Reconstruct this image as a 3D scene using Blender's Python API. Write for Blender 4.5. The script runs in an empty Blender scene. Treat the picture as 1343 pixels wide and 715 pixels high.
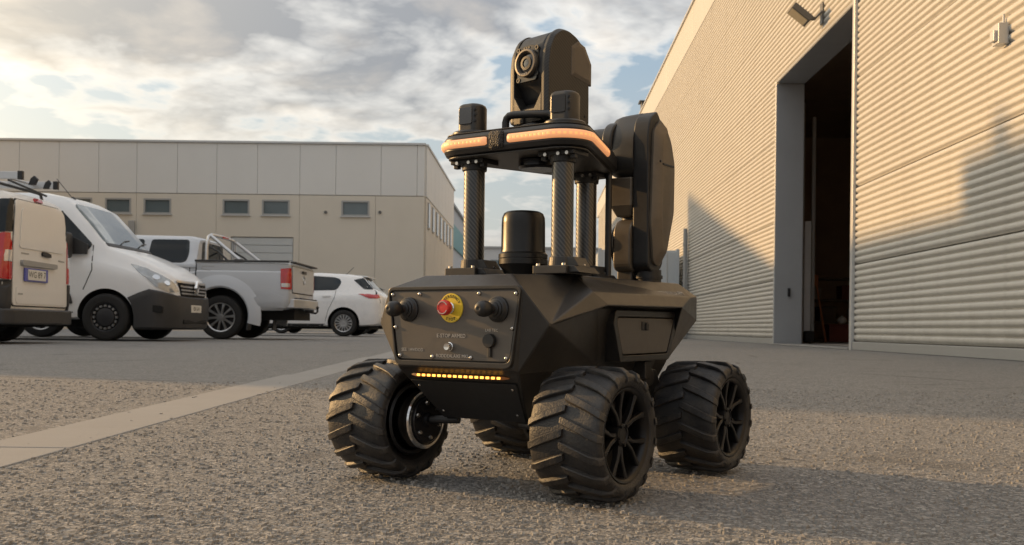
import bpy, bmesh, math, random
from mathutils import Vector, Matrix
from mathutils.bvhtree import BVHTree
random.seed(7)
PI = math.pi
S = bpy.context.scene
C = S.collection
R = math.radians

# ------------------------------------------------------------------ camera
F_PX, W_PX, H_PX = 1320.0, 1343.0, 715.0
cam = bpy.data.cameras.new('camera')
cam_o = bpy.data.objects.new('camera', cam); C.objects.link(cam_o)
cam_o.location = (0, 0, .25)
cam_o.rotation_euler = (Matrix.Rotation(PI / 2, 4, 'X') @ Matrix.Rotation(.012, 4, 'Z')).to_euler()
cam.sensor_fit = 'HORIZONTAL'; cam.sensor_width = 36
cam.lens = 36 * F_PX / W_PX
cam.shift_x = (671.5 - 705) / W_PX
cam.shift_y = (431 - 357.5) / W_PX
cam.clip_start = .05; cam.clip_end = 5000
cam.dof.use_dof = True; cam.dof.focus_distance = 1.62; cam.dof.aperture_fstop = 19
S.camera = cam_o
S.view_settings.view_transform = 'Standard'; S.view_settings.look = 'None'
S.view_settings.gamma = 1; S.view_settings.exposure = .56
S.render.resolution_x = 1024; S.render.resolution_y = 545

# ------------------------------------------------------------------ sun, sky
SUN_EL, SUN_AZ = R(14), R(-65)            # azimuth from +Y, negative is left
sdir = Vector((math.sin(SUN_AZ) * math.cos(SUN_EL), math.cos(SUN_AZ) * math.cos(SUN_EL), math.sin(SUN_EL)))
sl = bpy.data.lights.new('sun', 'SUN'); sl.energy = 3.0; sl.angle = R(.8); sl.color = (1, .60, .25)
so = bpy.data.objects.new('sun', sl); C.objects.link(so)
so.rotation_euler = (-sdir).to_track_quat('-Z', 'Y').to_euler(); so.location = sdir * 60

world = bpy.data.worlds.new('World'); S.world = world; world.use_nodes = True
nt = world.node_tree; nt.nodes.clear()
class NB:
    def __init__(s, nt): s.nt = nt
    def n(s, typ, **kw):
        o = s.nt.nodes.new(typ)
        for k, v in kw.items():
            if k.startswith('i_'): o.inputs[k[2:].replace('_', ' ')].default_value = v
            else: setattr(o, k, v)
        return o
    def l(s, a, b): s.nt.links.new(a, b)
    def put(s, sock, v):
        if isinstance(v, bpy.types.NodeSocket): s.nt.links.new(v, sock)
        elif v is not None: sock.default_value = v
    def m(s, op, a, b=None, c=None, clamp=False):
        o = s.nt.nodes.new('ShaderNodeMath'); o.operation = op; o.use_clamp = clamp
        for i, v in enumerate((a, b, c)): s.put(o.inputs[i], v)
        return o.outputs[0]
    def vm(s, op, a, b=None, out=0):
        o = s.nt.nodes.new('ShaderNodeVectorMath'); o.operation = op
        s.put(o.inputs[0], a)
        if b is not None: s.put(o.inputs[1], b)
        return o.outputs[out]
    def ramp(s, f, stops):
        o = s.nt.nodes.new('ShaderNodeValToRGB'); s.l(f, o.inputs[0])
        e = o.color_ramp.elements
        while len(e) < len(stops): e.new(.5)
        for q, (p, c) in zip(e, stops):
            q.position = p; q.color = (c, c, c, 1) if not hasattr(c, '__len__') else tuple(c) + (1,)
        return o.outputs[0]
    def mix(s, f, a, b, mode='MIX'):
        o = s.nt.nodes.new('ShaderNodeMix'); o.data_type = 'RGBA'; o.blend_type = mode
        s.put(o.inputs[0], f)
        for k, v in ((6, a), (7, b)):
            if hasattr(v, '__len__') and not isinstance(v, bpy.types.NodeSocket) and len(v) == 3: v = tuple(v) + (1,)
            s.put(o.inputs[k], v)
        return o.outputs[2]
    def noise(s, vec, scale, detail=4, rough=.5, dist=0):
        o = s.nt.nodes.new('ShaderNodeTexNoise'); s.put(o.inputs['Vector'], vec)
        o.inputs['Scale'].default_value = scale; o.inputs['Detail'].default_value = detail
        o.inputs['Roughness'].default_value = rough; o.inputs['Distortion'].default_value = dist
        return o.outputs['Fac']

b = NB(nt)
tc = b.n('ShaderNodeTexCoord')
d = b.vm('NORMALIZE', tc.outputs['Generated'])
sky = b.n('ShaderNodeTexSky'); sky.sky_type = 'NISHITA'; sky.sun_disc = False
sky.sun_elevation = SUN_EL; sky.sun_rotation = SUN_AZ; sky.air_density = 1.2; sky.dust_density = 2.0
sep = b.n('ShaderNodeSeparateXYZ'); b.l(d, sep.inputs[0])
zz = b.m('MAXIMUM', sep.outputs[2], 0.0)
den = b.m('ADD', zz, .21)
cv = b.n('ShaderNodeCombineXYZ')
b.l(b.m('DIVIDE', sep.outputs[0], den), cv.inputs[0]); b.l(b.m('DIVIDE', sep.outputs[1], den), cv.inputs[1])
cv.inputs[2].default_value = 3.7
n1 = b.noise(cv.outputs[0], 2.3, 8, .53, .3)
n2 = b.noise(b.vm('ADD', cv.outputs[0], (-.08, .045, 0)), 2.3, 8, .53, .3)     # offset away from the sun: lit rims
n3 = b.noise(cv.outputs[0], .9, 3, .5, .2)
n4 = b.noise(cv.outputs[0], 5.5, 4, .5, .2)
dens = b.m('ADD', b.m('MULTIPLY', n1, .72), b.m('MULTIPLY', n3, .36))
dens = b.m('SUBTRACT', b.m('ADD', dens, .036), b.m('MULTIPLY', b.m('ABSOLUTE', b.m('SUBTRACT', n4, .5)), .42))      # billows
mask = b.ramp(dens, [(.435, 0), (.485, 1)])
thick = b.ramp(dens, [(.465, 0), (.585, 1)])
rim = b.m('MULTIPLY', b.m('SUBTRACT', n1, n2), 5.0, clamp=True)
cosang = b.vm('DOT_PRODUCT', d, tuple(sdir), out=1)
near = b.m('POWER', b.m('MAXIMUM', cosang, 0.0), 8.0)
near2 = b.m('POWER', b.m('MAXIMUM', cosang, 0.0), 2.0)
cloud = b.mix(thick, (.54, .53, .505), (.205, .214, .23))
warm = b.mix(1.0, cloud, b.mix(near, (0, 0, 0), (1.15, .91, .52)), 'ADD')
warm = b.mix(1.0, warm, b.mix(rim, (0, 0, 0), (.20, .155, .10)), 'ADD')
SKY_STR = .10
clear = b.mix(1.0, sky.outputs[0], (SKY_STR, SKY_STR, SKY_STR), 'MULTIPLY')
clear = b.mix(.6, clear, (.24, .30, .37))                      # thin high veil
clear = b.mix(1.0, clear, b.mix(near, (0, 0, 0), (.75, .60, .36)), 'ADD')
colr = b.mix(b.m('MULTIPLY', mask, .93), clear, warm)
hz = b.ramp(sep.outputs[2], [(.0, 1), (.25, 0)])
hazec = b.mix(near2, (.37, .375, .38), (.90, .82, .62))
colr = b.mix(b.m('MULTIPLY', hz, .8), colr, hazec)
lift = b.m('ADD', .88, b.m('MULTIPLY', zz, 1.15))                  # overcast skies are brightest overhead
lv = b.n('ShaderNodeCombineXYZ')
for i_ in range(3): b.l(lift, lv.inputs[i_])
colr = b.mix(1.0, colr, lv.outputs[0], 'MULTIPLY')
bg = b.n('ShaderNodeBackground'); b.l(colr, bg.inputs[0]); bg.inputs[1].default_value = 1.0
wo = b.n('ShaderNodeOutputWorld'); b.l(bg.outputs[0], wo.inputs[0])

# ------------------------------------------------------------------ materials
def mat(name, col, rough=.5, metal=0, var=.12, nscale=8, bump=0, bscale=60, coat=0, emit=None, spec=.5, rvar=.1, dirt=None):
    m = bpy.data.materials.new(name); m.use_nodes = True
    q = NB(m.node_tree); p = m.node_tree.nodes['Principled BSDF']
    co = q.n('ShaderNodeTexCoord').outputs['Object']
    nz = q.noise(co, nscale, 5, .6)
    c = q.mix(nz, tuple(x * (1 - var) for x in col), tuple(min(1, x * (1 + var)) for x in col))
    if dirt:
        dn = q.ramp(q.noise(co, dirt[1], 6, .65), [(.45, 0), (.72, 1)])
        c = q.mix(q.m('MULTIPLY', dn, dirt[2]), c, dirt[0])
    q.l(c, p.inputs['Base Color'])
    rr = q.m('ADD', q.m('MULTIPLY', q.noise(co, nscale * 3, 3), rvar * 2), rough - rvar)
    q.l(rr, p.inputs['Roughness'])
    p.inputs['Metallic'].default_value = metal
    p.inputs['Specular IOR Level'].default_value = spec
    p.inputs['Coat Weight'].default_value = coat; p.inputs['Coat Roughness'].default_value = .08
    if bump:
        bp = q.n('ShaderNodeBump'); bp.inputs['Strength'].default_value = bump; bp.inputs['Distance'].default_value = .002
        q.l(q.noise(co, bscale, 4, .6), bp.inputs['Height']); q.l(bp.outputs[0], p.inputs['Normal'])
    if emit:
        p.inputs['Emission Color'].default_value = tuple(emit[0]) + (1,); p.inputs['Emission Strength'].default_value = emit[1]
    return m
M = {}
M['hull'] = mat('robot paint', (.034, .0325, .031), .38, .30, .12, 14, .10, 900, dirt=((.070, .063, .054), 9, .35))
M['hull_dark'] = mat('robot black', (.016, .016, .017), .5, .1, .15, 20, .1, 700)
M['panel'] = mat('panel brown anodised', (.108, .096, .084), .40, .45, .1, 25, .08, 1200)
M['plastic'] = mat('black plastic', (.014, .014, .015), .42, 0, .2, 30, .08, 800)
M['gloss'] = mat('gloss black', (.012, .012, .014), .22, .1, .2, 30)
M['armp'] = mat('arm casing', (.040, .038, .036), .38, .3, .12, 18, .06, 900)
M['rubber'] = mat('tyre rubber', (.015, .015, .0165), .50, 0, .3, 40, .5, 300, dirt=((.11, .092, .07), 22, .42))
M['rim'] = mat('wheel black', (.017, .016, .016), .36, .5, .15, 30)
M['steel'] = mat('bolt steel', (.55, .53, .5), .28, 1, .1, 60)
M['chrome'] = mat('chrome', (.72, .71, .70), .14, 1, .05, 30)
M['red'] = mat('red button', (.62, .035, .03), .35, 0, .05, 30)
M['yellow'] = mat('yellow plate', (.70, .50, .03), .45, 0, .05, 30)
M['white_print'] = mat('white print', (.40, .385, .36), .6, 0, .05)
M['black_print'] = mat('black print', (.03, .03, .02), .6, 0, .05)
M['glass'] = mat('lens glass', (.008, .008, .012), .06, 0, .05, 5, coat=1)
M['led_strip'] = mat('lit strip', (.85, .45, .25), .45, 0, .05, 5, emit=((1, .40, .16), .36))
M['led'] = mat('lit led', (.9, .5, .2), .4, 0, .05, 5, emit=((1, .44, .15), .50))
M['led_amber'] = mat('lit amber led', (.9, .5, .1), .4, 0, .05, 5, emit=((1, .42, .06), 2.6))
M['led_base'] = mat('amber lens', (.10, .035, .01), .4, 0, .05, 5, emit=((1, .30, .03), .05))
M['alu'] = mat('aluminium', (.55, .55, .55), .38, .9, .08, 20)
M['white_paint'] = mat('white van paint', (.76, .78, .80), .32, 0, .025, 1.5, coat=.5, dirt=((.45, .42, .38), 1.2, .12))
M['white_paint2'] = mat('white car paint', (.78, .79, .80), .28, 0, .02, 1.5, coat=.6)
M['cream_paint'] = mat('cream van paint', (.76, .745, .71), .36, 0, .03, 1.5, coat=.3, dirt=((.42, .38, .33), 1.5, .14))
M['silver_paint'] = mat('silver paint', (.50, .525, .56), .36, .15, .04, 2, coat=.6)
M['dark_paint'] = mat('dark car paint', (.05, .06, .06), .3, .2, .05, 2, coat=.6)
M['bumper'] = mat('bumper plastic', (.035, .035, .036), .55, 0, .15, 9, .1, 300)
M['well'] = mat('wheel well', (.008, .008, .008), .9, 0, .1)
M['car_glass'] = mat('car glass', (.012, .016, .019), .08, 0, .05, 3, spec=.4)
M['wind_glass'] = mat('windscreen glass', (.06, .085, .085), .08, 0, .15, 1.6, coat=1)
M['tail_red'] = mat('tail lamp', (.45, .012, .012), .18, 0, .2, 9, coat=1)
M['tail_clear'] = mat('clear lamp lens', (.62, .60, .58), .18, .3, .25, 22, coat=1)
M['head_lens'] = mat('headlamp lens', (.34, .36, .37), .15, .3, .45, 9, coat=1)
M['cartyre'] = mat('car tyre', (.014, .014, .014), .8, 0, .2, 20)
M['alloy'] = mat('alloy rim', (.46, .46, .46), .32, .8, .1, 20)
M['hubcap'] = mat('hub cap', (.035, .036, .04), .4, .3, .1, 20)
M['plate'] = mat('number plate', (.68, .66, .60), .5, 0, .03, 20)
M['plate_blue'] = mat('plate blue', (.10, .11, .40), .5, 0, .03, 20)
M['concrete_hi'] = mat('pale concrete panel', (.66, .655, .63), .8, 0, .04, .35, .15, 30, dirt=((.57, .565, .54), .25, .3))
M['concrete_lo'] = mat('beige concrete panel', (.61, .565, .485), .82, 0, .06, .4, .15, 30, dirt=((.52, .48, .41), .3, .3))
M['trim_grey'] = mat('grey trim', (.34, .34, .33), .5, .2, .06, 2)
M['win'] = mat('far window glass', (.10, .13, .14), .15, 0, .2, 1.2, coat=.6)
M['shutter'] = mat('roller shutter', (.50, .52, .52), .5, .1, .04, 1)
def wall_mat():
    m = bpy.data.materials.new('ribbed wall paint'); m.use_nodes = True
    q = NB(m.node_tree); p = m.node_tree.nodes['Principled BSDF']
    co = q.n('ShaderNodeTexCoord').outputs['Object']; sx = q.n('ShaderNodeSeparateXYZ'); q.l(co, sx.inputs[0])
    c = q.mix(q.noise(co, .7, 5, .6), (.50, .485, .45), (.56, .545, .505))
    st = q.ramp(q.noise(q.vm('MULTIPLY', co, (1, 5.5, .22)), 1.0, 6, .65), [(.50, 0), (.72, 1)])         # rain streaks
    c = q.mix(q.m('MULTIPLY', st, .30), c, (.33, .315, .285))
    lo = q.m('MULTIPLY', q.ramp(q.m('MULTIPLY', sx.outputs[2], .4), [(.05, 1), (.28, 0)]), q.ramp(q.noise(co, 3, 5, .7), [(.35, 0), (.7, 1)]))   # splashed dirt
    c = q.mix(q.m('MULTIPLY', lo, .5), c, (.27, .25, .22))
    q.l(c, p.inputs['Base Color']); p.inputs['Roughness'].default_value = .48; p.inputs['Metallic'].default_value = .1
    bp = q.n('ShaderNodeBump'); bp.inputs['Strength'].default_value = .25; bp.inputs['Distance'].default_value = .02
    q.l(q.noise(co, 1.3, 3, .5), bp.inputs['Height']); q.l(bp.outputs[0], p.inputs['Normal'])
    return m
M['metal_wall'] = wall_mat()
M['frame_light'] = mat('door frame metal', (.52, .52, .51), .42, .4, .05, 2)
M['reveal'] = mat('door reveal panel', (.36, .37, .38), .5, .1, .05, 1.5, dirt=((.26, .26, .27), 1.2, .3))
M['dark_in'] = mat('dark interior', (.42, .35, .28), .85, 0, .25, 1.0)
M['floor_in'] = mat('interior floor', (.34, .31, .28), .7, 0, .15, 1.0)
M['wood'] = mat('orange handle', (.42, .16, .06), .55, 0, .15, 12)
M['crate'] = mat('red crate', (.20, .05, .035), .55, 0, .15, 12)
M['cont'] = mat('pale container', (.50, .54, .57), .5, .1, .04, .8, dirt=((.40, .42, .43), 1.1, .25))
M['lamp_body'] = mat('floodlight casing', (.13, .125, .115), .45, .4, .1, 12)
M['lamp_glass'] = mat('floodlight glass', (.42, .36, .22), .2, 0, .1, 12, coat=1)
M['teal'] = mat('teal cladding', (.15, .32, .32), .5, 0, .05, 1)
M['pale_far'] = mat('pale far wall', (.52, .52, .52), .8, 0, .04, .2)
M['offsite'] = mat('hall wall', (.38, .37, .35), .8, 0, .06, .4)

M['dome'] = mat('satin dome', (.020, .019, .018), .34, .45, .1, 30)
M['arm_brown'] = mat('arm brown casing', (.135, .112, .086), .42, .35, .10, 18, .05, 900, dirt=((.09, .078, .062), 30, .5))
def carbon(name, R_, f_):
    m = bpy.data.materials.new(name); m.use_nodes = True
    q = NB(m.node_tree); p = m.node_tree.nodes['Principled BSDF']
    s_ = q.n('ShaderNodeSeparateXYZ'); q.l(q.n('ShaderNodeTexCoord').outputs['Object'], s_.inputs[0])
    ang = q.m('MULTIPLY', q.m('ARCTAN2', s_.outputs[1], s_.outputs[0]), R_)
    t = q.m('SINE', q.m('MULTIPLY', q.m('ADD', q.m('MULTIPLY', ang, 1.0), q.m('MULTIPLY', s_.outputs[2], .85)), f_))
    t2 = q.m('SINE', q.m('MULTIPLY', q.m('SUBTRACT', ang, s_.outputs[2]), f_ * 2.0))
    k = q.m('ADD', q.m('MULTIPLY', t, .5), .5)
    c = q.mix(k, (.008, .008, .008), (.062, .058, .052))
    c = q.mix(q.m('MULTIPLY', q.m('ADD', q.m('MULTIPLY', t2, .5), .5), .35), c, (.012, .012, .012))
    q.l(c, p.inputs['Base Color'])
    q.l(q.m('ADD', q.m('MULTIPLY', k, -.15), .45), p.inputs['Roughness'])
    p.inputs['Metallic'].default_value = .4; p.inputs['Coat Weight'].default_value = 1; p.inputs['Coat Roughness'].default_value = .24
    bp = q.n('ShaderNodeBump'); bp.inputs['Strength'].default_value = .5; bp.inputs['Distance'].default_value = .0008
    q.l(k, bp.inputs['Height']); q.l(bp.outputs[0], p.inputs['Normal'])
    return m
M['carbon'] = carbon('carbon tube', .0175, 950)
def carbon_flat(name):
    m = bpy.data.materials.new(name); m.use_nodes = True
    q = NB(m.node_tree); p = m.node_tree.nodes['Principled BSDF']
    s_ = q.n('ShaderNodeSeparateXYZ'); q.l(q.n('ShaderNodeTexCoord').outputs['Object'], s_.inputs[0])
    t = q.m('SINE', q.m('MULTIPLY', q.m('ADD', q.m('SUBTRACT', s_.outputs[1], s_.outputs[0]), s_.outputs[2]), 1100))
    k = q.m('ADD', q.m('MULTIPLY', t, .5), .5)
    q.l(q.mix(k, (.026, .025, .024), (.050, .046, .041)), p.inputs['Base Color'])
    p.inputs['Roughness'].default_value = .45; p.inputs['Metallic'].default_value = .3
    return m
M['carbon_flat'] = carbon_flat('carbon sheet')
def knurl():
    m = bpy.data.materials.new('knurled grip'); m.use_nodes = True
    q = NB(m.node_tree); p = m.node_tree.nodes['Principled BSDF']
    v = q.n('ShaderNodeTexVoronoi'); q.l(q.n('ShaderNodeTexCoord').outputs['Object'], v.inputs['Vector']); v.inputs['Scale'].default_value = 420
    q.l(q.ramp(v.outputs['Distance'], [(.1, (.06, .055, .05)), (.6, (.012, .012, .012))]), p.inputs['Base Color'])
    p.inputs['Roughness'].default_value = .6
    bp = q.n('ShaderNodeBump'); bp.inputs['Strength'].default_value = 1; bp.inputs['Distance'].default_value = .002; bp.invert = True
    q.l(v.outputs['Distance'], bp.inputs['Height']); q.l(bp.outputs[0], p.inputs['Normal'])
    return m
M['knurl'] = knurl()

def ground_mat():
    m = bpy.data.materials.new('worn asphalt'); m.use_nodes = True
    q = NB(m.node_tree); p = m.node_tree.nodes['Principled BSDF']
    co = q.n('ShaderNodeTexCoord').outputs['Object']
    wob = q.n('ShaderNodeTexNoise'); q.l(co, wob.inputs['Vector']); wob.inputs['Scale'].default_value = 55; wob.inputs['Detail'].default_value = 3
    cw = q.vm('ADD', co, q.vm('MULTIPLY', wob.outputs['Color'], (.02, .02, .02)))
    v = q.n('ShaderNodeTexVoronoi'); q.l(cw, v.inputs['Vector']); v.inputs['Scale'].default_value = 165
    v2 = q.n('ShaderNodeTexVoronoi'); q.l(cw, v2.inputs['Vector']); v2.inputs['Scale'].default_value = 75
    fine = q.noise(co, 260, 5, .7)
    v3 = q.n('ShaderNodeTexVoronoi'); q.l(co, v3.inputs['Vector']); v3.inputs['Scale'].default_value = 260
    v4 = q.n('ShaderNodeTexVoronoi'); v4.feature = 'DISTANCE_TO_EDGE'; q.l(q.vm('ADD', co, q.vm('MULTIPLY', wob.outputs['Color'], (.12, .12, .12))), v4.inputs['Vector']); v4.inputs['Scale'].default_value = .55
    big = q.noise(co, .55, 5, .6); mid = q.noise(co, 7, 5, .65)
    sv = q.n('ShaderNodeSeparateColor'); q.l(v.outputs['Color'], sv.inputs[0])
    stone = q.ramp(sv.outputs[0], [(0, (.12, .120, .120)), (.45, (.25, .246, .240)), (.8, (.365, .354, .338)), (1, (.56, .535, .50))])
    gap = q.ramp(v.outputs['Distance'], [(.30, 1), (.66, .58)])
    c = q.mix(1.0, stone, gap, 'MULTIPLY')
    c = q.mix(q.m('MULTIPLY', q.ramp(mid, [(.35, 0), (.75, 1)]), .5), c, (.285, .279, .27))
    c = q.mix(q.m('MULTIPLY', q.ramp(big, [(.38, 0), (.7, 1)]), .32), c, (.205, .204, .203))
    spot = q.ramp(q.noise(co, 17, 3, .5), [(.70, 0), (.76, 1)])
    c = q.mix(q.m('MULTIPLY', spot, .35), c, (.07, .066, .062))
    crack = q.m('MULTIPLY', q.ramp(v4.outputs['Distance'], [(0, 1), (.004, 1), (.010, 0)]), q.ramp(big, [(.50, 0), (.60, 1)]))
    c = q.mix(q.m('MULTIPLY', crack, .6), c, (.06, .057, .054))
    stain = q.ramp(q.noise(co, 1.6, 5, .6, .8), [(.60, 0), (.70, 1)])
    c = q.mix(q.m('MULTIPLY', stain, .5), c, (.10, .096, .092))
    q.l(c, p.inputs['Base Color']); p.inputs['Roughness'].default_value = .88; p.inputs['Specular IOR Level'].default_value = .3
    h = q.m('ADD', q.m('MULTIPLY', q.m('SUBTRACT', .6, v.outputs['Distance']), 1.0), q.m('MULTIPLY', fine, .5))
    h = q.m('ADD', h, q.m('MULTIPLY', q.m('SUBTRACT', .6, v2.outputs['Distance']), .8))
    h = q.m('ADD', h, q.m('MULTIPLY', q.m('SUBTRACT', .6, v3.outputs['Distance']), .45))
    bp = q.n('ShaderNodeBump'); bp.inputs['Strength'].default_value = .9; bp.inputs['Distance'].default_value = .005
    q.l(h, bp.inputs['Height']); q.l(bp.outputs[0], p.inputs['Normal'])
    return m
M['ground'] = ground_mat()
M['slab'] = mat('concrete gutter slab', (.255, .25, .242), .88, 0, .12, 6, .6, 160, dirt=((.225, .219, .21), 3, .8))
M['stone'] = mat('loose grit', (.26, .25, .235), .9, 0, .55, 45)

# ------------------------------------------------------------------ mesh helpers
class MB:
    def __init__(s): s.bm = bmesh.new()
    def _new(s, verts, mi):
        fs = {f for v in verts for f in v.link_faces}
        for f in fs: f.material_index = mi
        return verts
    def box(s, c, size, rot=None, mi=0):
        mtx = Matrix.Translation(c) @ (rot.to_4x4() if rot is not None else Matrix.Identity(4)) @ Matrix.Diagonal((size[0], size[1], size[2], 1))
        return s._new(bmesh.ops.create_cube(s.bm, size=1, matrix=mtx)['verts'], mi)
    def cyl(s, p0, p1, r0, r1=None, n=24, mi=0, cap=True):
        p0, p1 = Vector(p0), Vector(p1); r1 = r0 if r1 is None else r1
        dd = p1 - p0
        mtx = Matrix.Translation((p0 + p1) / 2) @ dd.to_track_quat('Z', 'Y').to_matrix().to_4x4()
        return s._new(bmesh.ops.create_cone(s.bm, cap_ends=cap, segments=n, radius1=r0, radius2=r1, depth=dd.length, matrix=mtx)['verts'], mi)
    def sphere(s, c, r, n=16, scale=(1, 1, 1)):
        return bmesh.ops.create_uvsphere(s.bm, u_segments=n, v_segments=n // 2, radius=1, matrix=Matrix.Translation(c) @ Matrix.Diagonal((r * scale[0], r * scale[1], r * scale[2], 1)))['verts']
    def poly(s, pts, mi=0):
        f = s.bm.faces.new([s.bm.verts.new(p) for p in pts]); f.material_index = mi; return f
    def loft(s, rings, close=True, cap=True, mi=0):
        vs = [[s.bm.verts.new(p) for p in r] for r in rings]
        n = len(vs[0])
        for a, c in zip(vs, vs[1:]):
            for i in range(n if close else n - 1):
                j = (i + 1) % n
                try:
                    f = s.bm.faces.new((a[i], a[j], c[j], c[i])); f.material_index = mi
                except ValueError: pass
        if cap:
            for r in (vs[0][::-1], vs[-1]):
                f = s.bm.faces.new(r); f.material_index = mi
        return vs
    def prism(s, poly, axis, a, c, mi=0):
        """2D polygon extruded along axis: 'x' takes (y,z), 'y' takes (x,z), 'z' takes (x,y)."""
        def P(u, w, t): return {'x': (t, u, w), 'y': (u, t, w), 'z': (u, w, t)}[axis]
        return s.loft([[P(u, w, a) for u, w in poly], [P(u, w, c) for u, w in poly]], mi=mi)
    def lathe(s, prof, mtx, n=40, closed=False, mi=0, cap=True):
        """profile (radius, height) turned about local z of mtx"""
        rings = []
        for k in range(n):
            a = 2 * PI * k / n
            rings.append([mtx @ Vector((r * math.cos(a), r * math.sin(a), h)) for r, h in prof])
        vs = [[s.bm.verts.new(p) for p in r] for r in rings]
        m_ = len(prof)
        for k in range(n):
            a, c = vs[k], vs[(k + 1) % n]
            for i in range(m_ if closed else m_ - 1):
                j = (i + 1) % m_
                f = s.bm.faces.new((a[i], c[i], c[j], a[j])); f.material_index = mi
        if not closed and cap:
            for i, flip in ((0, 0), (m_ - 1, 1)):
                if prof[i][0] > 1e-6:
                    ring = [v[i] for v in vs]
                    s.bm.faces.new(ring if flip else ring[::-1]).material_index = mi
        return vs
    def tube(s, pts, r, n=10):
        pts = [Vector(p) for p in pts]; rings = []
        for i, p in enumerate(pts):
            t = (pts[min(i + 1, len(pts) - 1)] - pts[max(i - 1, 0)]).normalized()
            u = t.orthogonal().normalized() if i == 0 else (u - t * u.dot(t)).normalized()
            w = t.cross(u)
            rings.append([p + (u * math.cos(2 * PI * k / n) + w * math.sin(2 * PI * k / n)) * r for k in range(n)])
        s.loft(rings)
    def mesh(s, name, mats, smooth=None, weld=True):
        if weld: bmesh.ops.remove_doubles(s.bm, verts=s.bm.verts, dist=1e-6)
        bmesh.ops.recalc_face_normals(s.bm, faces=s.bm.faces)
        me = bpy.data.meshes.new(name); s.bm.to_mesh(me); s.bm.free()
        for m_ in (mats if isinstance(mats, (list, tuple)) else [mats]): me.materials.append(m_)
        if smooth is not None:
            for p_ in me.polygons: p_.use_smooth = True
            me.set_sharp_from_angle(angle=R(smooth))
        return me
    def build(s, name, mats, parent=None, smooth=None, bevel=0, seg=2, loc=None, rot=None):
        return put(name, s.mesh(name, mats, smooth), parent, bevel, seg, loc, rot)
def put(name, me, parent=None, bevel=0, seg=2, loc=None, rot=None):
    o = bpy.data.objects.new(name, me); C.objects.link(o)
    if parent is not None: o.parent = parent
    if loc is not None: o.location = loc
    if rot is not None: o.rotation_euler = rot
    if bevel:
        md = o.modifiers.new('bevel', 'BEVEL'); md.width = bevel; md.segments = seg; md.limit_method = 'ANGLE'; md.angle_limit = R(25)
    return o
def thing(name, label, cat, loc=(0, 0, 0), rz=0, group=None):
    o = bpy.data.objects.new(name, None); C.objects.link(o); o.empty_display_size = .1
    o.location = loc; o.rotation_euler = (0, 0, rz); o['label'] = label; o['category'] = cat
    if group: o['group'] = group
    return o
def tag(o, label, cat, group=None):
    o['label'] = label; o['category'] = cat
    if group: o['group'] = group
    return o
def structure(o): o['kind'] = 'structure'; return o
def stuff(o): o['kind'] = 'stuff'; return o
def copy_tree(o, parent=None):
    c = o.copy(); C.objects.link(c); c.parent = parent
    for ch in list(o.children): copy_tree(ch, c)
    return c
def rrect(w, h, r, n=5):
    pts = []
    for cx, cy, a0 in ((w / 2 - r, h / 2 - r, 0), (-w / 2 + r, h / 2 - r, 90), (-w / 2 + r, -h / 2 + r, 180), (w / 2 - r, -h / 2 + r, 270)):
        for k in range(n):
            a = R(a0 + 90 * k / (n - 1)); pts.append((cx + r * math.cos(a), cy + r * math.sin(a)))
    return pts
def rpoly(pts, r, n=4):
    """round the corners of a 2D polygon"""
    out = []; N = len(pts)
    for i in range(N):
        p0, p, p1 = Vector(pts[i - 1]), Vector(pts[i]), Vector(pts[(i + 1) % N])
        a = (p0 - p); c = (p1 - p); rr = min(r, a.length * .45, c.length * .45)
        s0 = p + a.normalized() * rr; s1 = p + c.normalized() * rr
        for k in range(n + 1):
            t = k / n
            out.append(tuple(s0.lerp(p, t).lerp(p.lerp(s1, t), t)))
    return out
def mirror_poly(mb, pts, mi=0):
    mb.poly(pts, mi); mb.poly([(-p[0], p[1], p[2]) for p in pts][::-1], mi)
DG = lambda: bpy.context.evaluated_depsgraph_get()
def text_mesh(txt, size, depth=.0004, align='CENTER'):
    cu = bpy.data.curves.new('lettering', 'FONT'); cu.body = txt; cu.size = size; cu.extrude = depth / 2
    cu.align_x = align; cu.align_y = 'CENTER'; cu.resolution_u = 2
    o = bpy.data.objects.new('lettering', cu); C.objects.link(o)
    me = bpy.data.meshes.new_from_object(o.evaluated_get(DG())); bpy.data.objects.remove(o)
    return me
def lettering(name, txt, size, mtx, material, parent, depth=.0004):
    me = text_mesh(txt, size, depth); me.materials.clear(); me.materials.append(material)
    me.transform(mtx); return put(name, me, parent)
def frame_mtx(o, xa, ya):
    xa = Vector(xa).normalized(); ya = Vector(ya).normalized(); za = xa.cross(ya).normalized(); ya = za.cross(xa)
    m = Matrix.Identity(4)
    for i in range(3): m[i][0], m[i][1], m[i][2], m[i][3] = xa[i], ya[i], za[i], o[i]
    return m

# ================================================================== SETTING
g = MB(); g.poly([(-1500, -300, 0), (1500, -300, 0), (1500, 3000, 0), (-1500, 3000, 0)])
structure(g.build('ground', M['ground']))

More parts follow.
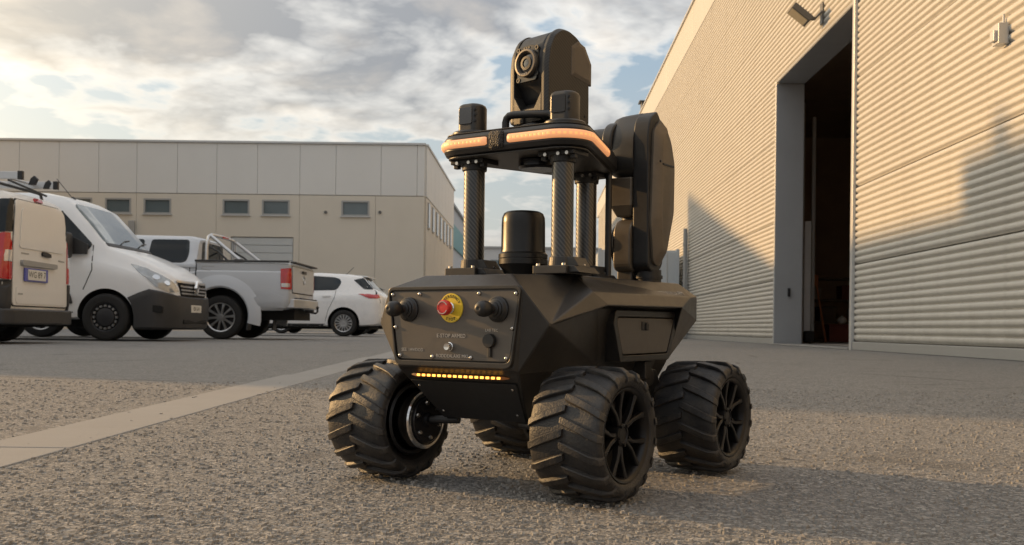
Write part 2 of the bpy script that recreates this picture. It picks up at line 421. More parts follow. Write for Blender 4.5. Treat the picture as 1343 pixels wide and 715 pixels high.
def gx(y): return -.915 - .0415 * (y - 1.7)
rng = random.Random(11)
vv_, ff_ = [], []
for k in range(26000):
    y = .95 + 3.4 * rng.random() ** 1.7; x = (rng.random() * 1.16 - .58) * y
    if gx(y) - .25 < x < gx(y) and rng.random() < .93: continue
    r_ = rng.choice((.0009, .0012, .0012, .0016, .0016, .002, .0026, .0036)) * (1 + .12 * y)
    a0 = rng.random() * 6.28; n0 = len(vv_)
    ring = [(x + r_ * (.7 + .6 * rng.random()) * math.cos(a0 + q * 1.2566), y + r_ * (.7 + .6 * rng.random()) * math.sin(a0 + q * 1.2566)) for q in range(5)]
    vv_ += [(px_, py_, -.0005) for px_, py_ in ring] + [(px_ * .85 + x * .15, py_ * .85 + y * .15, r_ * (.5 + .5 * rng.random())) for px_, py_ in ring]
    ff_ += [(n0 + q, n0 + (q + 1) % 5, n0 + 5 + (q + 1) % 5, n0 + 5 + q) for q in range(5)] + [tuple(n0 + 5 + q for q in range(5))]
me = bpy.data.meshes.new('loose_grit'); me.from_pydata(vv_, [], ff_); me.materials.append(M['stone']); stuff(put('loose_grit', me))
# concrete gutter strip of cast slabs running away on the left
gut = structure(put('gutter_strip', None)); 
ys = [-4.2, -1.1, 2.0, 5.1, 8.2, 11.3, 14.4, 17.5, 20.6, 23.7]
for y0, y1 in zip(ys, ys[1:]):
    s_ = MB(); a, c = y0 + .006, y1 - .006
    w0 = .195
    jj = random.uniform(-.001, .001)
    s_.loft([[(gx(a), a, -.05), (gx(a) - w0, a, -.05), (gx(a) - w0, a, .0018 + jj*.5), (gx(a), a, .0018 + jj*.5)],
             [(gx(c), c, -.05), (gx(c) - w0 - .03, c, -.05), (gx(c) - w0 - .03, c, .0018 - jj*.5), (gx(c), c, .0018 - jj*.5)]])
    s_.build('slab', M['slab'], gut, bevel=.003)

# ------------------------------------------------------------------ ribbed warehouse on the right
WX = 4.5
wh = thing('warehouse', 'long cream warehouse with ribbed metal wall and tall open doorway', 'building', (WX, 16, 0))
WO = Vector((WX, 16, 0))
PITCH, DEP = .0915, .032
def ribbed(y0, y1, z0, z1):
    mb = MB(); n = max(1, round((z1 - z0) / PITCH)); p = (z1 - z0) / n; prof = []
    for k in range(n):
        zb = z0 + k * p
        for t, dx in ((0, 1), (.09, .95), (.22, .34), (.33, .05), (.48, 0), (.74, .03), (.86, .22), (.95, .80)):
            prof.append((dx * DEP, zb + t * p))
    prof.append((DEP, z1))
    poly = prof + [(.09, z1), (.09, z0)]
    mb.loft([[(x, y - 16, z) for x, z in poly] for y in (y0, y1)])
    return mb
JO = [.12, 1.22, 2.32, 3.88, 4.95, 6.2, 7.5, 8.83]
DY0, DY1, DTOP = 14.42, 19.1, 4.95
segs = [(-6, DY0), (DY1, 47), (47, 76)]
for z0, z1 in zip(JO, JO[1:]):
    lst = list(segs)
    if z0 >= DTOP - .01: lst = [(-6, 19.1), (19.1, 47), (47, 76)]
    for y0, y1 in lst:
        ribbed(y0 + .003, y1 - .003, z0 + .008, z1 - .008).build('wall_panel', M['metal_wall'], wh, smooth=50)
for y0 in range(-6, 76, 6):
    m_ = MB(); m_.box((.045, y0 + 3 - 16, 9.39), (.09, 5.99, 1.09)); m_.build('parapet_panel', M['metal_wall'], wh, bevel=.006)
m_ = MB(); m_.box((.05, 19, 9.97), (.2, 82.2, .07)); m_.build('roof_edge', M['frame_light'], wh, bevel=.01)
for y0, y1 in ((-6, DY0 - .12), (DY1 + .02, 76)):
    m_ = MB(); m_.box((.05, (y0 + y1) / 2 - 16, .06), (.16, y1 - y0, .115)); m_.build('base_flashing', M['trim_grey'], wh, bevel=.006)
# body behind the cladding: roof, floor, back walls of the room
m_ = MB()
m_.box((15.1, 19, 9.8), (29.8, 81.5, .12)); m_.build('roof', M['offsite'], wh)
m_ = MB(); m_.box((30, 19, 4.9), (.2, 82, 9.7)); m_.box((15.1, -9.9 - 12.2, 4.9), (29.6, .2, 9.7)); m_.box((15.1, 59.9, 4.9), (29.6, .2, 9.7)); m_.build('far_wall', M['offsite'], wh)
m_ = MB()
for y0, y1, z0, z1 in ((-5.9, DY0 - .05, .0, 9.7), (DY1 + .05, 75.9, .0, 9.7), (DY0 - .05, DY1 + .05, DTOP + .06, 9.7)):
    m_.box((.30, (y0 + y1) / 2 - 16, (z0 + z1) / 2), (.36, y1 - y0, z1 - z0))
m_.build('wall_core', M['dark_in'], wh)
m_ = MB(); m_.box((6.5, 5.0, .012), (12.1, 22, .02)); m_.build('inner_floor', M['floor_in'], wh)
m_ = MB(); m_.box((12.6, 5.0, 3.2), (.1, 22, 6.4)); m_.box((6.55, 15.9, 3.2), (11.9, .1, 6.4)); m_.box((6.55, -5.9, 3.2), (11.9, .1, 6.4)); m_.box((6.55, 5.0, 6.45), (11.9, 21.6, .1)); m_.build('inner_wall', M['dark_in'], wh)
# door surround: reveals, head, frame posts
m_ = MB(); m_.box((.245, DY1 - 16 + .02, DTOP / 2), (.53, .06, DTOP)); m_.build('door_reveal', M['reveal'], wh, bevel=.006)
m_ = MB(); m_.box((.245, (DY0 + DY1) / 2 - 16, DTOP + .03), (.53, DY1 - DY0 - .05, .06)); m_.build('door_head', M['reveal'], wh, bevel=.006)
m_ = MB(); m_.box((-.012, DY1 - 16 + .03, DTOP / 2 + .03), (.03, .055, DTOP + .04)); m_.build('door_frame', M['frame_light'], wh, bevel=.004)
m_ = MB(); m_.box((-.015, DY0 - 16 - .05, DTOP / 2 + .05), (.05, .10, DTOP + .16)); m_.build('door_frame', M['frame_light'], wh, bevel=.006)
m_ = MB(); m_.box((-.012, (DY0 + DY1) / 2 - 16, DTOP + .035), (.03, DY1 - DY0 - .01, .05)); m_.build('door_frame', M['trim_grey'], wh, bevel=.004)
m_ = MB(); m_.box((.25, 3.105 - .06, .99), (.05, .03, .16)); m_.build('door_pull', M['plastic'], wh, bevel=.006)
m_ = MB(); m_.box((.3, (DY0 + DY1) / 2 - 16, .012), (.7, DY1 - DY0 - .1, .02)); m_.build('threshold', M['slab'], wh, bevel=.004)
# inside the doorway: folded door leaf, guide rails
m_ = MB(); m_.box((.56, 3.5, 2.4), (.06, .10, 4.8)); m_.build('guide_rail', M['lamp_body'], wh, bevel=.006)
m_ = MB(); m_.box((.74, 4.0, 2.4), (.05, .08, 4.8)); m_.build('guide_rail', M['trim_grey'], wh, bevel=.006)
m_ = MB(); m_.box((.90, 4.2, 1.32), (.13, .05, 2.3)); m_.build('door_leaf', M['white_paint'], wh, bevel=.01)
m_ = MB(); m_.box((1.06, 4.4, 2.3), (.07, .06, 4.6)); m_.build('guide_rail', M['trim_grey'], wh, bevel=.006)
m_ = MB(); m_.box((.92, 4.1, .16), (.20, .16, .22)); m_.build('door_roller', M['plastic'], wh, bevel=.03)
# things stored just inside
m_ = MB(); m_.tube([(0, 0, 0), (-.18, .18, 1.32)], .022, 10); m_.box((-.19, .19, 1.38), (.09, .09, .24))
tag(m_.build('broom', M['wood'], None, loc=(6.42, 22.4, .022)), 'orange wooden broom handle leaning in the dark doorway', 'broom')
m_ = MB(); m_.box((0, 0, .2), (.7, .5, .4)); m_.box((0, 0, .385), (.74, .54, .05))
tag(m_.build('crate', M['crate'], None, bevel=.015, loc=(7.15, 23.7, .022)), 'dark red plastic crate on the floor inside the doorway', 'crate')
m_ = MB(); m_.sphere((0, 0, .09), .10, 14, (1.1, 1, .95)); m_.cyl((0, 0, .16), (0, 0, .21), .03, .015, 10)
tag(m_.build('sack', M['plate'], None, smooth=60, loc=(7.15, 23.65, .434)), 'small white sack sitting on the red crate', 'sack')
t = thing('storage_rack', 'dark metal storage rack deep inside the doorway', 'shelf', (8.3, 28.0, .022), PI / 2)
for zz_ in (.5, 1.1, 1.7):
    m_ = MB(); m_.box((0, 0, zz_), (.6, 3.0, .05)); m_.build('shelf', M['lamp_body'], t, bevel=.005)
for yy in (-1.48, 1.48):
    for xx in (-.28, .28):
        m_ = MB(); m_.box((xx, yy, 1.0), (.05, .05, 2.0)); m_.build('post', M['lamp_body'], t)
for k, (yy, zz_, s1, mm) in enumerate(((-1.0, .525, .42, 'crate'), (-.3, .525, .5, 'lamp_body'), (.6, .525, .45, 'reveal'), (-.7, 1.125, .4, 'reveal'), (.3, 1.125, .5, 'crate'))):
    m_ = MB(); m_.box((0, 0, s1 * .4), (.45, s1, s1 * .8)); m_.box((0, 0, s1 * .8 - .02), (.47, s1 + .02, .035))
    tag(m_.build('storage_box', M[mm], None, bevel=.01, loc=(8.3 + yy, 28.0, .022 + zz_)),
        ['small red box on the bottom shelf of the rack', 'dark box in the middle of the bottom shelf', 'grey box at the far end of the bottom shelf', 'grey box on the middle shelf of the rack', 'red box on the middle shelf of the rack'][k], 'box', 'boxes on the storage rack')

# floodlight, sensor box, pipe on the wall
t = thing('floodlight', 'dusty floodlight on a bracket above the open doorway', 'lamp', (WX, 16.1, 5.34))
m_ = MB(); m_.box((-.01, 0, 0), (.03, .14, .34)); m_.tube([(0, -.05, .05), (-.12, -.05, -.08), (-.25, -.05, -.08)], .018, 8); m_.tube([(0, .05, .05), (-.12, .05, -.08), (-.25, .05, -.08)], .018, 8); m_.build('bracket', M['lamp_body'], t, bevel=.004)
rt = Matrix.Rotation(R(38), 3, 'Y')
m_ = MB(); m_.box((-.36, 0, -.02), (.36, .34, .10), rt); 
for k in range(5): m_.box(Vector((-.36, 0, -.02)) + rt @ Vector((-.08 + .05 * k, 0, .06)), (.014, .30, .03), rt)
m_.build('casing', M['lamp_body'], t, bevel=.012)
m_ = MB(); m_.box(Vector((-.36, 0, -.02)) + rt @ Vector((-.01, 0, -.053)), (.31, .29, .010), rt); m_.build('lamp_glass', M['lamp_glass'], t, bevel=.003)
m_ = MB(); m_.box((-.05, 0, 0), (.10, .14, .20)); m_.box((-.11, 0, -.02), (.05, .09, .1)); m_.cyl((-.02, .0, .1), (-.02, 0, .2), .012, n=8)
tag(m_.build('sensor_box', M['frame_light'], None, bevel=.01, loc=(WX, 9.75, 3.15)), 'small pale junction box high on the ribbed wall at far right', 'junction box')
m_ = MB(); m_.cyl((0, 0, .015), (0, 0, 3.3), .06, n=14)
for zz_ in (.6, 1.7, 2.8): m_.cyl((0, 0, zz_), (0, 0, zz_ + .05), .075, n=14)
m_.box((.05, 0, 1.6), (.03, .16, 3.15))
tag(m_.build('drain_pipe', M['trim_grey'], None, loc=(WX - .10, 30.2, 0)), 'grey drain pipe on the ribbed wall beside the pale container', 'pipe')
m_ = MB(); m_.box((0, 0, .25), (.5, .5, .5)); m_.box((0, 0, .53), (.7, .7, .06))
tag(m_.build('roof_vent', M['lamp_body'], None, bevel=.02, loc=(WX + .3, 45.5, 10.0)), 'small dark roof vent on the warehouse roof edge', 'vent')

# pale container standing against the wall far back
t = thing('container', 'pale blue grey shipping container standing against the ribbed wall', 'container', (3.05, 33.6, .004))
m_ = MB(); m_.box((0, 0, 1.36), (2.36, 6.0, 2.62)); m_.build('body', M['cont'], t, bevel=.02)
for sx in (-1, 1):
    m_ = MB(); m_.box((sx * .585, -3.02, 1.36), (1.14, .05, 2.5)); m_.build('door', M['cont'], t, bevel=.01)
    for q_ in (.3, .85):
        m_ = MB(); m_.cyl((sx * q_, -3.06, .15), (sx * q_, -3.06, 2.6), .018, n=8); m_.build('lock_rod', M['frame_light'], t)
for sx in (-1, 1):
    m_ = MB(); m_.box((sx * 1.18, -3.0, 1.36), (.1, .12, 2.7)); m_.build('corner_post', M['cont'], t, bevel=.008)

# ------------------------------------------------------------------ grey panel building on the left
LX1, LY = -5.8, 51.0
lb = thing('panel_building', 'wide grey and beige concrete panel building with one window row', 'building', (-18, LY, 0))
def lpx(px): return (px - 705) / F_PX * LY + 18
m_ = MB(); m_.box((0, 8.5, 4.7), (24.2, 16.7, 9.38)); m_.build('wall_core', M['concrete_lo'], lb)
seam = [-90, -37, -28 + 0] ; 
ups = [lpx(p) for p in (-126, -76, -26, 24, 76, 128, 178, 231, 282.6, 336, 391.5, 438.6, 497.7, 545)] + [12.2]
for a, c in zip(ups, ups[1:]):
    if c < -12.2: continue
    a = max(a, -12.2)
    m_ = MB(); m_.box(((a + c) / 2, .0, 8.16), (c - a - .014, .2, 2.56)); m_.build('upper_panel', M['concrete_hi'], lb, bevel=.012)
# lower panels: cut round the windows and the roller door
wins = [(93, 120), (137, 171), (187.5, 223.5), (291, 326), (342.5, 378.6), (446.5, 483)]
WZ0, WZ1 = 5.82, 6.60
DZ = 4.72; DA, DB = lpx(302), lpx(384)
los = [-12.2, lpx(76), lpx(178), lpx(282.6), lpx(391.5), lpx(491), 12.2]
for a, c in zip(los, los[1:]):
    m_ = MB(); a += .007; c -= .007
    ws = sorted((max(a, lpx(p)), min(c, lpx(q_))) for p, q_ in wins if lpx(q_) > a and lpx(p) < c)
    if a < DB and c > DA:
        cols = [(a, max(a, DA)), (min(c, DB), c)]
        for u, w in cols:
            if w - u > .02: m_.box(((u + w) / 2, .0, DZ / 2), (w - u, .2, DZ))
        m_.box(((a + c) / 2, 0, (DZ + WZ0) / 2), (c - a, .2, WZ0 - DZ))
    else:
        m_.box(((a + c) / 2, 0, WZ0 / 2), (c - a, .2, WZ0))
    m_.box(((a + c) / 2, 0, (WZ1 + 6.85) / 2), (c - a, .2, 6.85 - WZ1))
    u = a
    for w0, w1 in ws + [(c, c)]:
        if w0 - u > .02: m_.box(((u + w0) / 2, 0, (WZ0 + WZ1) / 2), (w0 - u, .2, WZ1 - WZ0))
        u = w1
    m_.build('lower_panel', M['concrete_lo'], lb)
for p, q_ in wins:
    a, c = lpx(p), lpx(q_)
    m_ = MB()
    for bx in (((a + c) / 2, WZ0 + .04, c - a, .08), ((a + c) / 2, WZ1 - .04, c - a, .08), (a + .04, (WZ0 + WZ1) / 2, .08, WZ1 - WZ0 - .16), (c - .04, (WZ0 + WZ1) / 2, .08, WZ1 - WZ0 - .16)):
        m_.box((bx[0], -.06, bx[1]), (bx[2], .12, bx[3]))
    fr = m_.build('window', M['trim_grey'], lb)
    m_ = MB(); m_.box(((a + c) / 2, -.02, (WZ0 + WZ1) / 2), (c - a - .16, .02, WZ1 - WZ0 - .16)); m_.build('pane', M['win'], fr)
    m_ = MB(); m_.box(((a + c) / 2, -.13, WZ0 - .03), (c - a + .12, .14, .05)); m_.build('sill', M['frame_light'], fr)
for k in range(12):
    m_ = MB(); h_ = (DZ - .06) / 12; m_.box(((DA + DB) / 2, -.03, .03 + h_ * (k + .5)), (DB - DA - .06, .05, h_ - .02)); m_.build('shutter_panel', M['shutter'], lb, bevel=.008)
m_ = MB(); m_.box((0, .0, 9.5), (24.5, .36, .11)); m_.box((12.2, 8.6, 9.505), (.3, 16.8, .11)); m_.build('parapet_cap', M['frame_light'], lb, bevel=.01)
for a, c in zip([.15 + 2.05 * i for i in range(8)], [.15 + 2.05 * (i + 1) for i in range(8)]):
    m_ = MB(); m_.box((12.2, (a + c) / 2, 8.16), (.18, c - a - .03, 2.56)); m_.build('upper_panel', M['concrete_hi'], lb, bevel=.012)
    m_ = MB(); m_.box((12.2, (a + c) / 2, 3.425), (.16, c - a - .03, 6.82)); m_.build('lower_panel', M['concrete_lo'], lb, bevel=.012)
for k in range(7):
    yy = 1.1 + 2.15 * k
    m_ = MB(); m_.box((12.30, yy, 6.0), (.05, .85, 1.35)); fr = m_.build('window', M['trim_grey'], lb)
    m_ = MB(); m_.box((12.335, yy, 6.0), (.02, .72, 1.22)); m_.build('pane', M['win'], fr)
for px, zz_ in ((426, 6.0), (497, 6.03)):
    m_ = MB(); m_.cyl((lpx(px), -.1, zz_), (lpx(px), -.16, zz_), .08, n=12); m_.build('wall_vent', M['lamp_body'], lb)
m_ = MB(); m_.box((lpx(173), -.2, 5.0), (.3, .2, .9)); m_.build('wall_box', M['trim_grey'], lb, bevel=.02)

# far buildings
t = thing('teal_banded_building', 'distant grey building with a teal band behind the panel building', 'building', (-12, 92, 0))
m_ = MB(); m_.box((0, 0, 5.2), (9.6, 18, 10.4)); m_.build('wall', M['pale_far'], t)
m_ = MB(); m_.box((0, 0, 7.9), (9.9, 18.3, 1.9)); m_.build('teal_band', M['teal'], t)
m_ = MB(); m_.box((0, 0, 10.45), (10, 18.4, .2)); m_.build('roof_edge', M['trim_grey'], t)
t = thing('far_pale_building', 'long low pale building closing the yard far behind the robot', 'building', (3, 135, 0))
m_ = MB(); m_.box((0, 0, 5.2), (44, 14, 10.4)); m_.build('wall', M['pale_far'], t)
m_ = MB(); m_.box((0, 0, 10.5), (44.4, 14.4, .25)); m_.build('roof_edge', M['trim_grey'], t)
for k in range(18):
    for zz_ in (5.5, 8.4):
        m_ = MB(); m_.box((-20.5 + 2.4 * k, -7.02, zz_), (1.2, .1, 1.1)); fr = m_.build('window', M['trim_grey'], t)
        m_ = MB(); m_.box((-20.5 + 2.4 * k, -7.08, zz_), (1.05, .04, .95)); m_.build('pane', M['win'], fr)

# unseen hall off left, added and shaped to shade yard and wall
t = thing('unseen_hall', 'unseen grey hall left of the vans, added to shade the yard', 'building', (-18, 12.15, 0))
q0, q1, q2 = Vector((0, 0)), Vector((0, 17.9)), Vector((-7.0, 32.1))
H0, H1 = 7.75, 12.5
m_ = MB(); m_.loft([[(0, -.2, 0), (-26, 15.5, 0), (-26, 15.5, H0), (0, -.2, H0)], [(0, 17.9, 0), (-26, 17.9, 0), (-26, 17.9, H0), (0, 17.9, H0)]]); m_.build('wall', M['offsite'], t)  # near face slanted so the sun still reaches the robot
m_ = MB(); m_.loft([[(0, 17.92, 0), (-26, 17.92, 0), (-26, 17.92, H0 + .02), (0, 17.92, H0 + .02)], [(-7, 32.1, 0), (-26, 32.1, 0), (-26, 32.1, H1), (-7, 32.1, H1)]]); m_.build('gable_wall', M['offsite'], t)  # sloped top gives the slanting shadow edge on the warehouse wall
m_ = MB(); m_.box((-1.2, 6.2, H0 + .30), (2.2, 5.9, .58)); m_.build('roof_shade_box', M['trim_grey'], t, bevel=.03)  # added, unseen: sized to throw the blocky shadow on the warehouse wall
m_ = MB(); m_.cyl((-.75, 8.55, H0 + .4), (-.75, 8.55, H0 + 1.05), .13, n=12); m_.build('roof_shade_post', M['trim_grey'], t)  # added, unseen: throws the thin upright shadow above that block
for k in range(6):
    m_ = MB(); m_.box((.03, 1.6 + 3 * k, 4.6), (.06, 1.8, 1.2)); fr = m_.build('window', M['trim_grey'], t)
    m_ = MB(); m_.box((.07, 1.6 + 3 * k, 4.6), (.03, 1.6, 1.0)); m_.build('pane', M['win'], fr)

# ================================================================== ROBOT
PHI = .580
rb = thing('inspection_robot', 'black four wheeled inspection robot with camera turret and amber light strips', 'robot', (.0247, 1.726, .003), -PHI)
HP = M['hull']
FT = (.1245, -.277, .307); FB = (.109, -.2725, .187); P1 = (.0822, -.2418, .327); P2 = (.10, -.094, .3325); P3 = (.15, -.12, .3045)
P4 = (.165, -.096, .2838); C1 = (.1605, -.257, .2525); B1 = (.1115, -.264, .181); P5 = (.15, .053, .306); P6 = (.15, .235, .307)
P7 = (.163, .172, .287); P8 = (.12, .247, .3335); P9 = (.14, .286, .310); P10 = (.14, .286, .2655); P11 = (.12, .20, .19)
P4i = (.136, -.078, .2815); P7i = (.136, .190, .2815); Q1 = (.112, -.035, .186); Q2 = (.112, .165, .186)
T1 = (.0785, -.19, .1035); T2 = (.0785, .18, .1035)
h = MB()
for f in ((FT, C1, B1, FB), (P1, P2, C1, FT), (P2, P3, C1), (P3, P4, C1), (P3, P5, P4), (P5, P6, P7, P4), (P2, P8, P6), (P2, P6, P5), (P2, P5, P3),
          (P8, P9, P6), (P6, P9, P10), (P6, P10, P7), (P4, P7, P7i, P4i), (P4i, P7i, Q2, Q1), (C1, P4, P4i), (C1, P4i, Q1), (C1, Q1, B1),
          (P7, P10, P11), (P7, P11, P7i), (P7i, P11, Q2), (B1, Q1, T1), (Q1, Q2, T2, T1), (Q2, P11, T2)):
    mirror_poly(h, f)
mm = lambda p: (-p[0], p[1], p[2])
for f in ((FT, FB, mm(FB), mm(FT)), (FB, B1, mm(B1), mm(FB)), (B1, T1, mm(T1), mm(B1)), (FT, mm(FT), mm(P1), P1),
          (P1, mm(P1), mm(P2), P2), (P2, mm(P2), mm(P8), P8), (P8, mm(P8), mm(P9), P9), (P9, mm(P9), mm(P10), P10), (P10, mm(P10), mm(P11), P11),
          (P11, mm(P11), mm(T2), T2), (T1, T2, mm(T2), mm(T1))):
    h.poly(f)
h.build('hull', HP, rb, bevel=.0022, seg=2)
# skirt plate with screws (dark front lower plate)
def plane_front(z): return -.264 + (.181 - z) / (.181 - .1035) * (.264 - .19)
m_ = MB(); m_.loft([[(-.100, plane_front(.166) - .0005, .166), (.100, plane_front(.166) - .0005, .166), (.080, plane_front(.105) - .0005, .105), (-.080, plane_front(.105) - .0005, .105)],
                    [(-.099, plane_front(.166) - .003, .165), (.099, plane_front(.166) - .003, .165), (.079, plane_front(.105) - .003, .104), (-.079, plane_front(.105) - .003, .104)]])
m_.build('skirt_plate', M['hull_dark'], rb, bevel=.0008)
nfr = Vector((0, -(.181 - .1035), -(.264 - .19))).normalized()
for x_, z_ in ((-.088, .157), (.088, .157), (-.071, .116), (.071, .116)):
    p = Vector((x_, plane_front(z_) - .003, z_)); m_ = MB(); m_.cyl(p, p + nfr * .0018, .0022, .0016, 10); m_.build('screw', M['steel'], rb)
# control panel frame, panel
def ring_frame(outer, inner, v0, v1):
    mb = MB(); n = len(outer)
    mb.loft([[(u, v0, w) for u, w in outer], [(u, v1, w) for u, w in outer], [(u * 1.0, v1, w) for u, w in inner], [(u, v0, w) for u, w in inner]], cap=False)
    return mb
tr_o = rpoly([(-.1255, .3085), (.1255, .3085), (.1085, .1885), (-.1085, .1885)], .012, 5)
tr_i = rpoly([(-.1222, .3030), (.1222, .3030), (.1058, .1965), (-.1058, .1965)], .011, 5)
ring_frame(tr_o, tr_i, -.2722, -.2795).build('panel_frame', HP, rb, bevel=.001)
tr_p = rpoly([(-.1203, .3012), (.1203, .3012), (.1041, .1984), (-.1041, .1984)], .009, 5)
m_ = MB(); m_.prism(tr_p, 'y', -.2725, -.2772); cp = m_.build('control_panel', M['panel'], rb, bevel=.0008)
PV = -.2772
for x_, z_ in ((-.1155, .2965), (-.062, .2970), (.050, .2970), (.1155, .2965), (-.109, .2465), (.109, .2465), (-.0995, .2035), (-.036, .2030), (.036, .2030), (.0995, .2035)):
    m_ = MB(); m_.lathe([(.0032, 0), (.0032, .0012), (.0022, .0026), (.0009, .0030), (.0009, .0020), (0, .0020)], frame_mtx((x_, PV, z_), (1, 0, 0), (0, 0, 1)), 12)
    m_.build('panel_screw', M['steel'], cp, smooth=40)
for x_ in (-.083, .084):
    fm = frame_mtx((x_, PV, .274), (1, 0, 0), (0, 0, 1))
    m_ = MB(); m_.lathe([(.0188, 0), (.0188, .003), (.0165, .0045), (.016, .007), (.0135, .0085), (.0135, .011), (.0105, .0125), (.0105, .015), (.007, .0165), (.006, .026), (0, .026)], fm, 32)
    j = m_.build('joystick', M['plastic'], rb, smooth=50)
    m_ = MB(); m_.lathe([(0, .022), (.0075, .022), (.0108, .028), (.0118, .034), (.0112, .041), (.0085, .046), (.004, .0482), (.002, .0475), (0, .0475)], fm, 28)
    m_.build('knob', M['plastic'], j, smooth=50)
fm = frame_mtx((-.001, PV, .276), (1, 0, 0), (0, 0, 1))
m_ = MB(); m_.lathe([(0, 0), (.0218, 0), (.0218, .0012), (.0212, .0018), (0, .0018)], fm, 48); es = m_.build('emergency_stop', M['yellow'], rb, smooth=40)
m_ = MB(); m_.lathe([(.0085, .0018), (.0085, .005), (.0072, .006), (.0068, .012), (0, .012)], fm, 28); m_.build('collar', M['chrome'], es, smooth=40)
m_ = MB(); m_.lathe([(0, .010), (.0085, .010), (.0112, .013), (.0116, .017), (.0112, .0205), (.0098, .0222), (.0085, .0222), (.0080, .0214), (0, .0218)], fm, 36); m_.build('push_knob', M['red'], es, smooth=35)
m_ = MB()
for a0 in (25, 205):
    pts = [(.0088, a0 + 130 * k / 12) for k in range(13)]
    m_.loft([[fm @ Vector((r * math.cos(R(a)), r * math.sin(R(a)), hh)) for r, hh in ((.0082, .0222), (.0094, .0222), (.0094, .0226), (.0082, .0226))] for _, a in pts])
m_.build('arrow_mark', M['white_print'], es)
def arc_text(txt, rad, a_mid, step, size, fm, material, parent, flip=False, name='lettering'):
    bm = bmesh.new()
    for i, ch in enumerate(txt):
        if ch == ' ': continue
        a = a_mid + (i - (len(txt) - 1) / 2) * step * (1 if flip else -1)
        me = text_mesh(ch, size)
        rot_ = a - 90 if not flip else a + 90
        me.transform(fm @ Matrix.Translation((rad * math.cos(R(a)), rad * math.sin(R(a)), 0)) @ Matrix.Rotation(R(rot_), 4, 'Z'))
        bm.from_mesh(me); bpy.data.meshes.remove(me)
    me = bpy.data.meshes.new(name); bm.to_mesh(me); bm.free(); me.materials.append(material)
    return put(name, me, parent)
fm2 = fm @ Matrix.Translation((0, 0, .00205))
arc_text('EMERGENCY', .0172, 90, 15, .0062, fm2, M['black_print'], es)
arc_text('STOP', .0172, 270, 17, .0062, fm2, M['black_print'], es, flip=True)
fm = frame_mtx((-.003, PV, .2185), (1, 0, 0), (0, 0, 1))
m_ = MB(); m_.lathe([(0, 0), (.0068, 0), (.0068, .002), (.0058, .0028), (.0056, .008), (.0048, .0092), (0, .0088)], fm, 28); m_.build('push_button', M['chrome'], rb, smooth=40)
fm = frame_mtx((.071, PV, .2285), (1, 0, 0), (0, 0, 1))
m_ = MB(); m_.lathe([(0, 0), (.0104, 0), (.0104, .005), (.0096, .0068), (0, .0070)], fm, 32); sc = m_.build('socket_cap', M['plastic'], rb, smooth=40)
m_ = MB(); m_.box((.071, PV - .002, .2125), (.0052, .003, .016)); m_.build('strap', M['plastic'], sc, bevel=.0008)
for txt, x_, z_, sz in (('E-STOP ARMED', -.001, .2345, .0080), ('BODDEALAXE MKI', .001, .2045, .0072), ('SEE: 1AV/DOD', -.0755, .2125, .0068), ('LAB TEC', .073, .2435, .0060)):
    lettering('lettering', txt, sz, frame_mtx((x_, PV - .0004, z_), (1, 0, 0), (0, 0, 1)), M['white_print'], cp)
# front light bar
zb_ = .1738; vb_ = plane_front(zb_)
m_ = MB(); m_.loft([[(x_, vb_ - .0005, zb_ - hh), (x_, vb_ - d_, zb_ - hh), (x_, vb_ - d_, zb_ + hh), (x_, vb_ - .0005, zb_ + hh)] for x_, hh, d_ in ((-.092, .0008, .002), (-.081, .0026, .005), (.081, .0026, .005), (.092, .0008, .002))])
lbar = m_.build('light_bar', M['led_base'], rb, bevel=.0006)
for k in range(16):
    x_ = -.0755 + .151 * k / 15
    m_ = MB(); m_.box((x_, vb_ - .0052, zb_), (.0058, .0015, .0034)); m_.build('led', M['led_amber'], lbar, bevel=.0006)

# storage hatch on the right side
dp = [(-.034, .2785), (.184, .2795), (.194, .2615), (.162, .1955), (-.017, .1935), (-.041, .256)]
def inset(poly, d_):
    c = Vector((sum(p[0] for p in poly) / len(poly), sum(p[1] for p in poly) / len(poly))); out = []
    for i in range(len(poly)):
        p0, p, p1 = Vector(poly[i - 1]), Vector(poly[i]), Vector(poly[(i + 1) % len(poly)])
        e0 = (p - p0).normalized(); e1 = (p1 - p).normalized()
        n0 = Vector((e0.y, -e0.x)); n1 = Vector((e1.y, -e1.x))
        if n0.dot(c - p) < 0: n0 = -n0
        if n1.dot(c - p) < 0: n1 = -n1
        bis = (n0 + n1).normalized(); out.append(tuple(p + bis * (d_ / max(.3, bis.dot(n0)))))
    return out
for sg in (1, -1):
    do, di, dd_ = rpoly(dp, .004, 3), rpoly(inset(dp, .0105), .005, 3), rpoly(inset(dp, .0125), .005, 3)
    mb = MB(); mb.loft([[(sg * x_, u, w) for u, w in pl] for x_, pl in ((.108, do), (.1435, do), (.1435, di), (.108, di))], cap=False)
    hf = mb.build('hatch_frame', HP, rb, bevel=.0012)
    mb = MB(); mb.prism(dd_, 'x', sg * .112, sg * .1425); hd = mb.build('hatch_door', M['panel'] if sg > 0 else HP, rb, bevel=.0012)
    mb = MB(); mb.box((sg * .1426, .068, .2535), (.003, .022, .0150)); mb.build('latch', M['plastic'], hd, bevel=.0012)
    mb = MB(); mb.box((sg * .1445, .073, .2525), (.004, .010, .0125)); mb.build('latch_button', M['hull_dark'], hd, bevel=.0015)
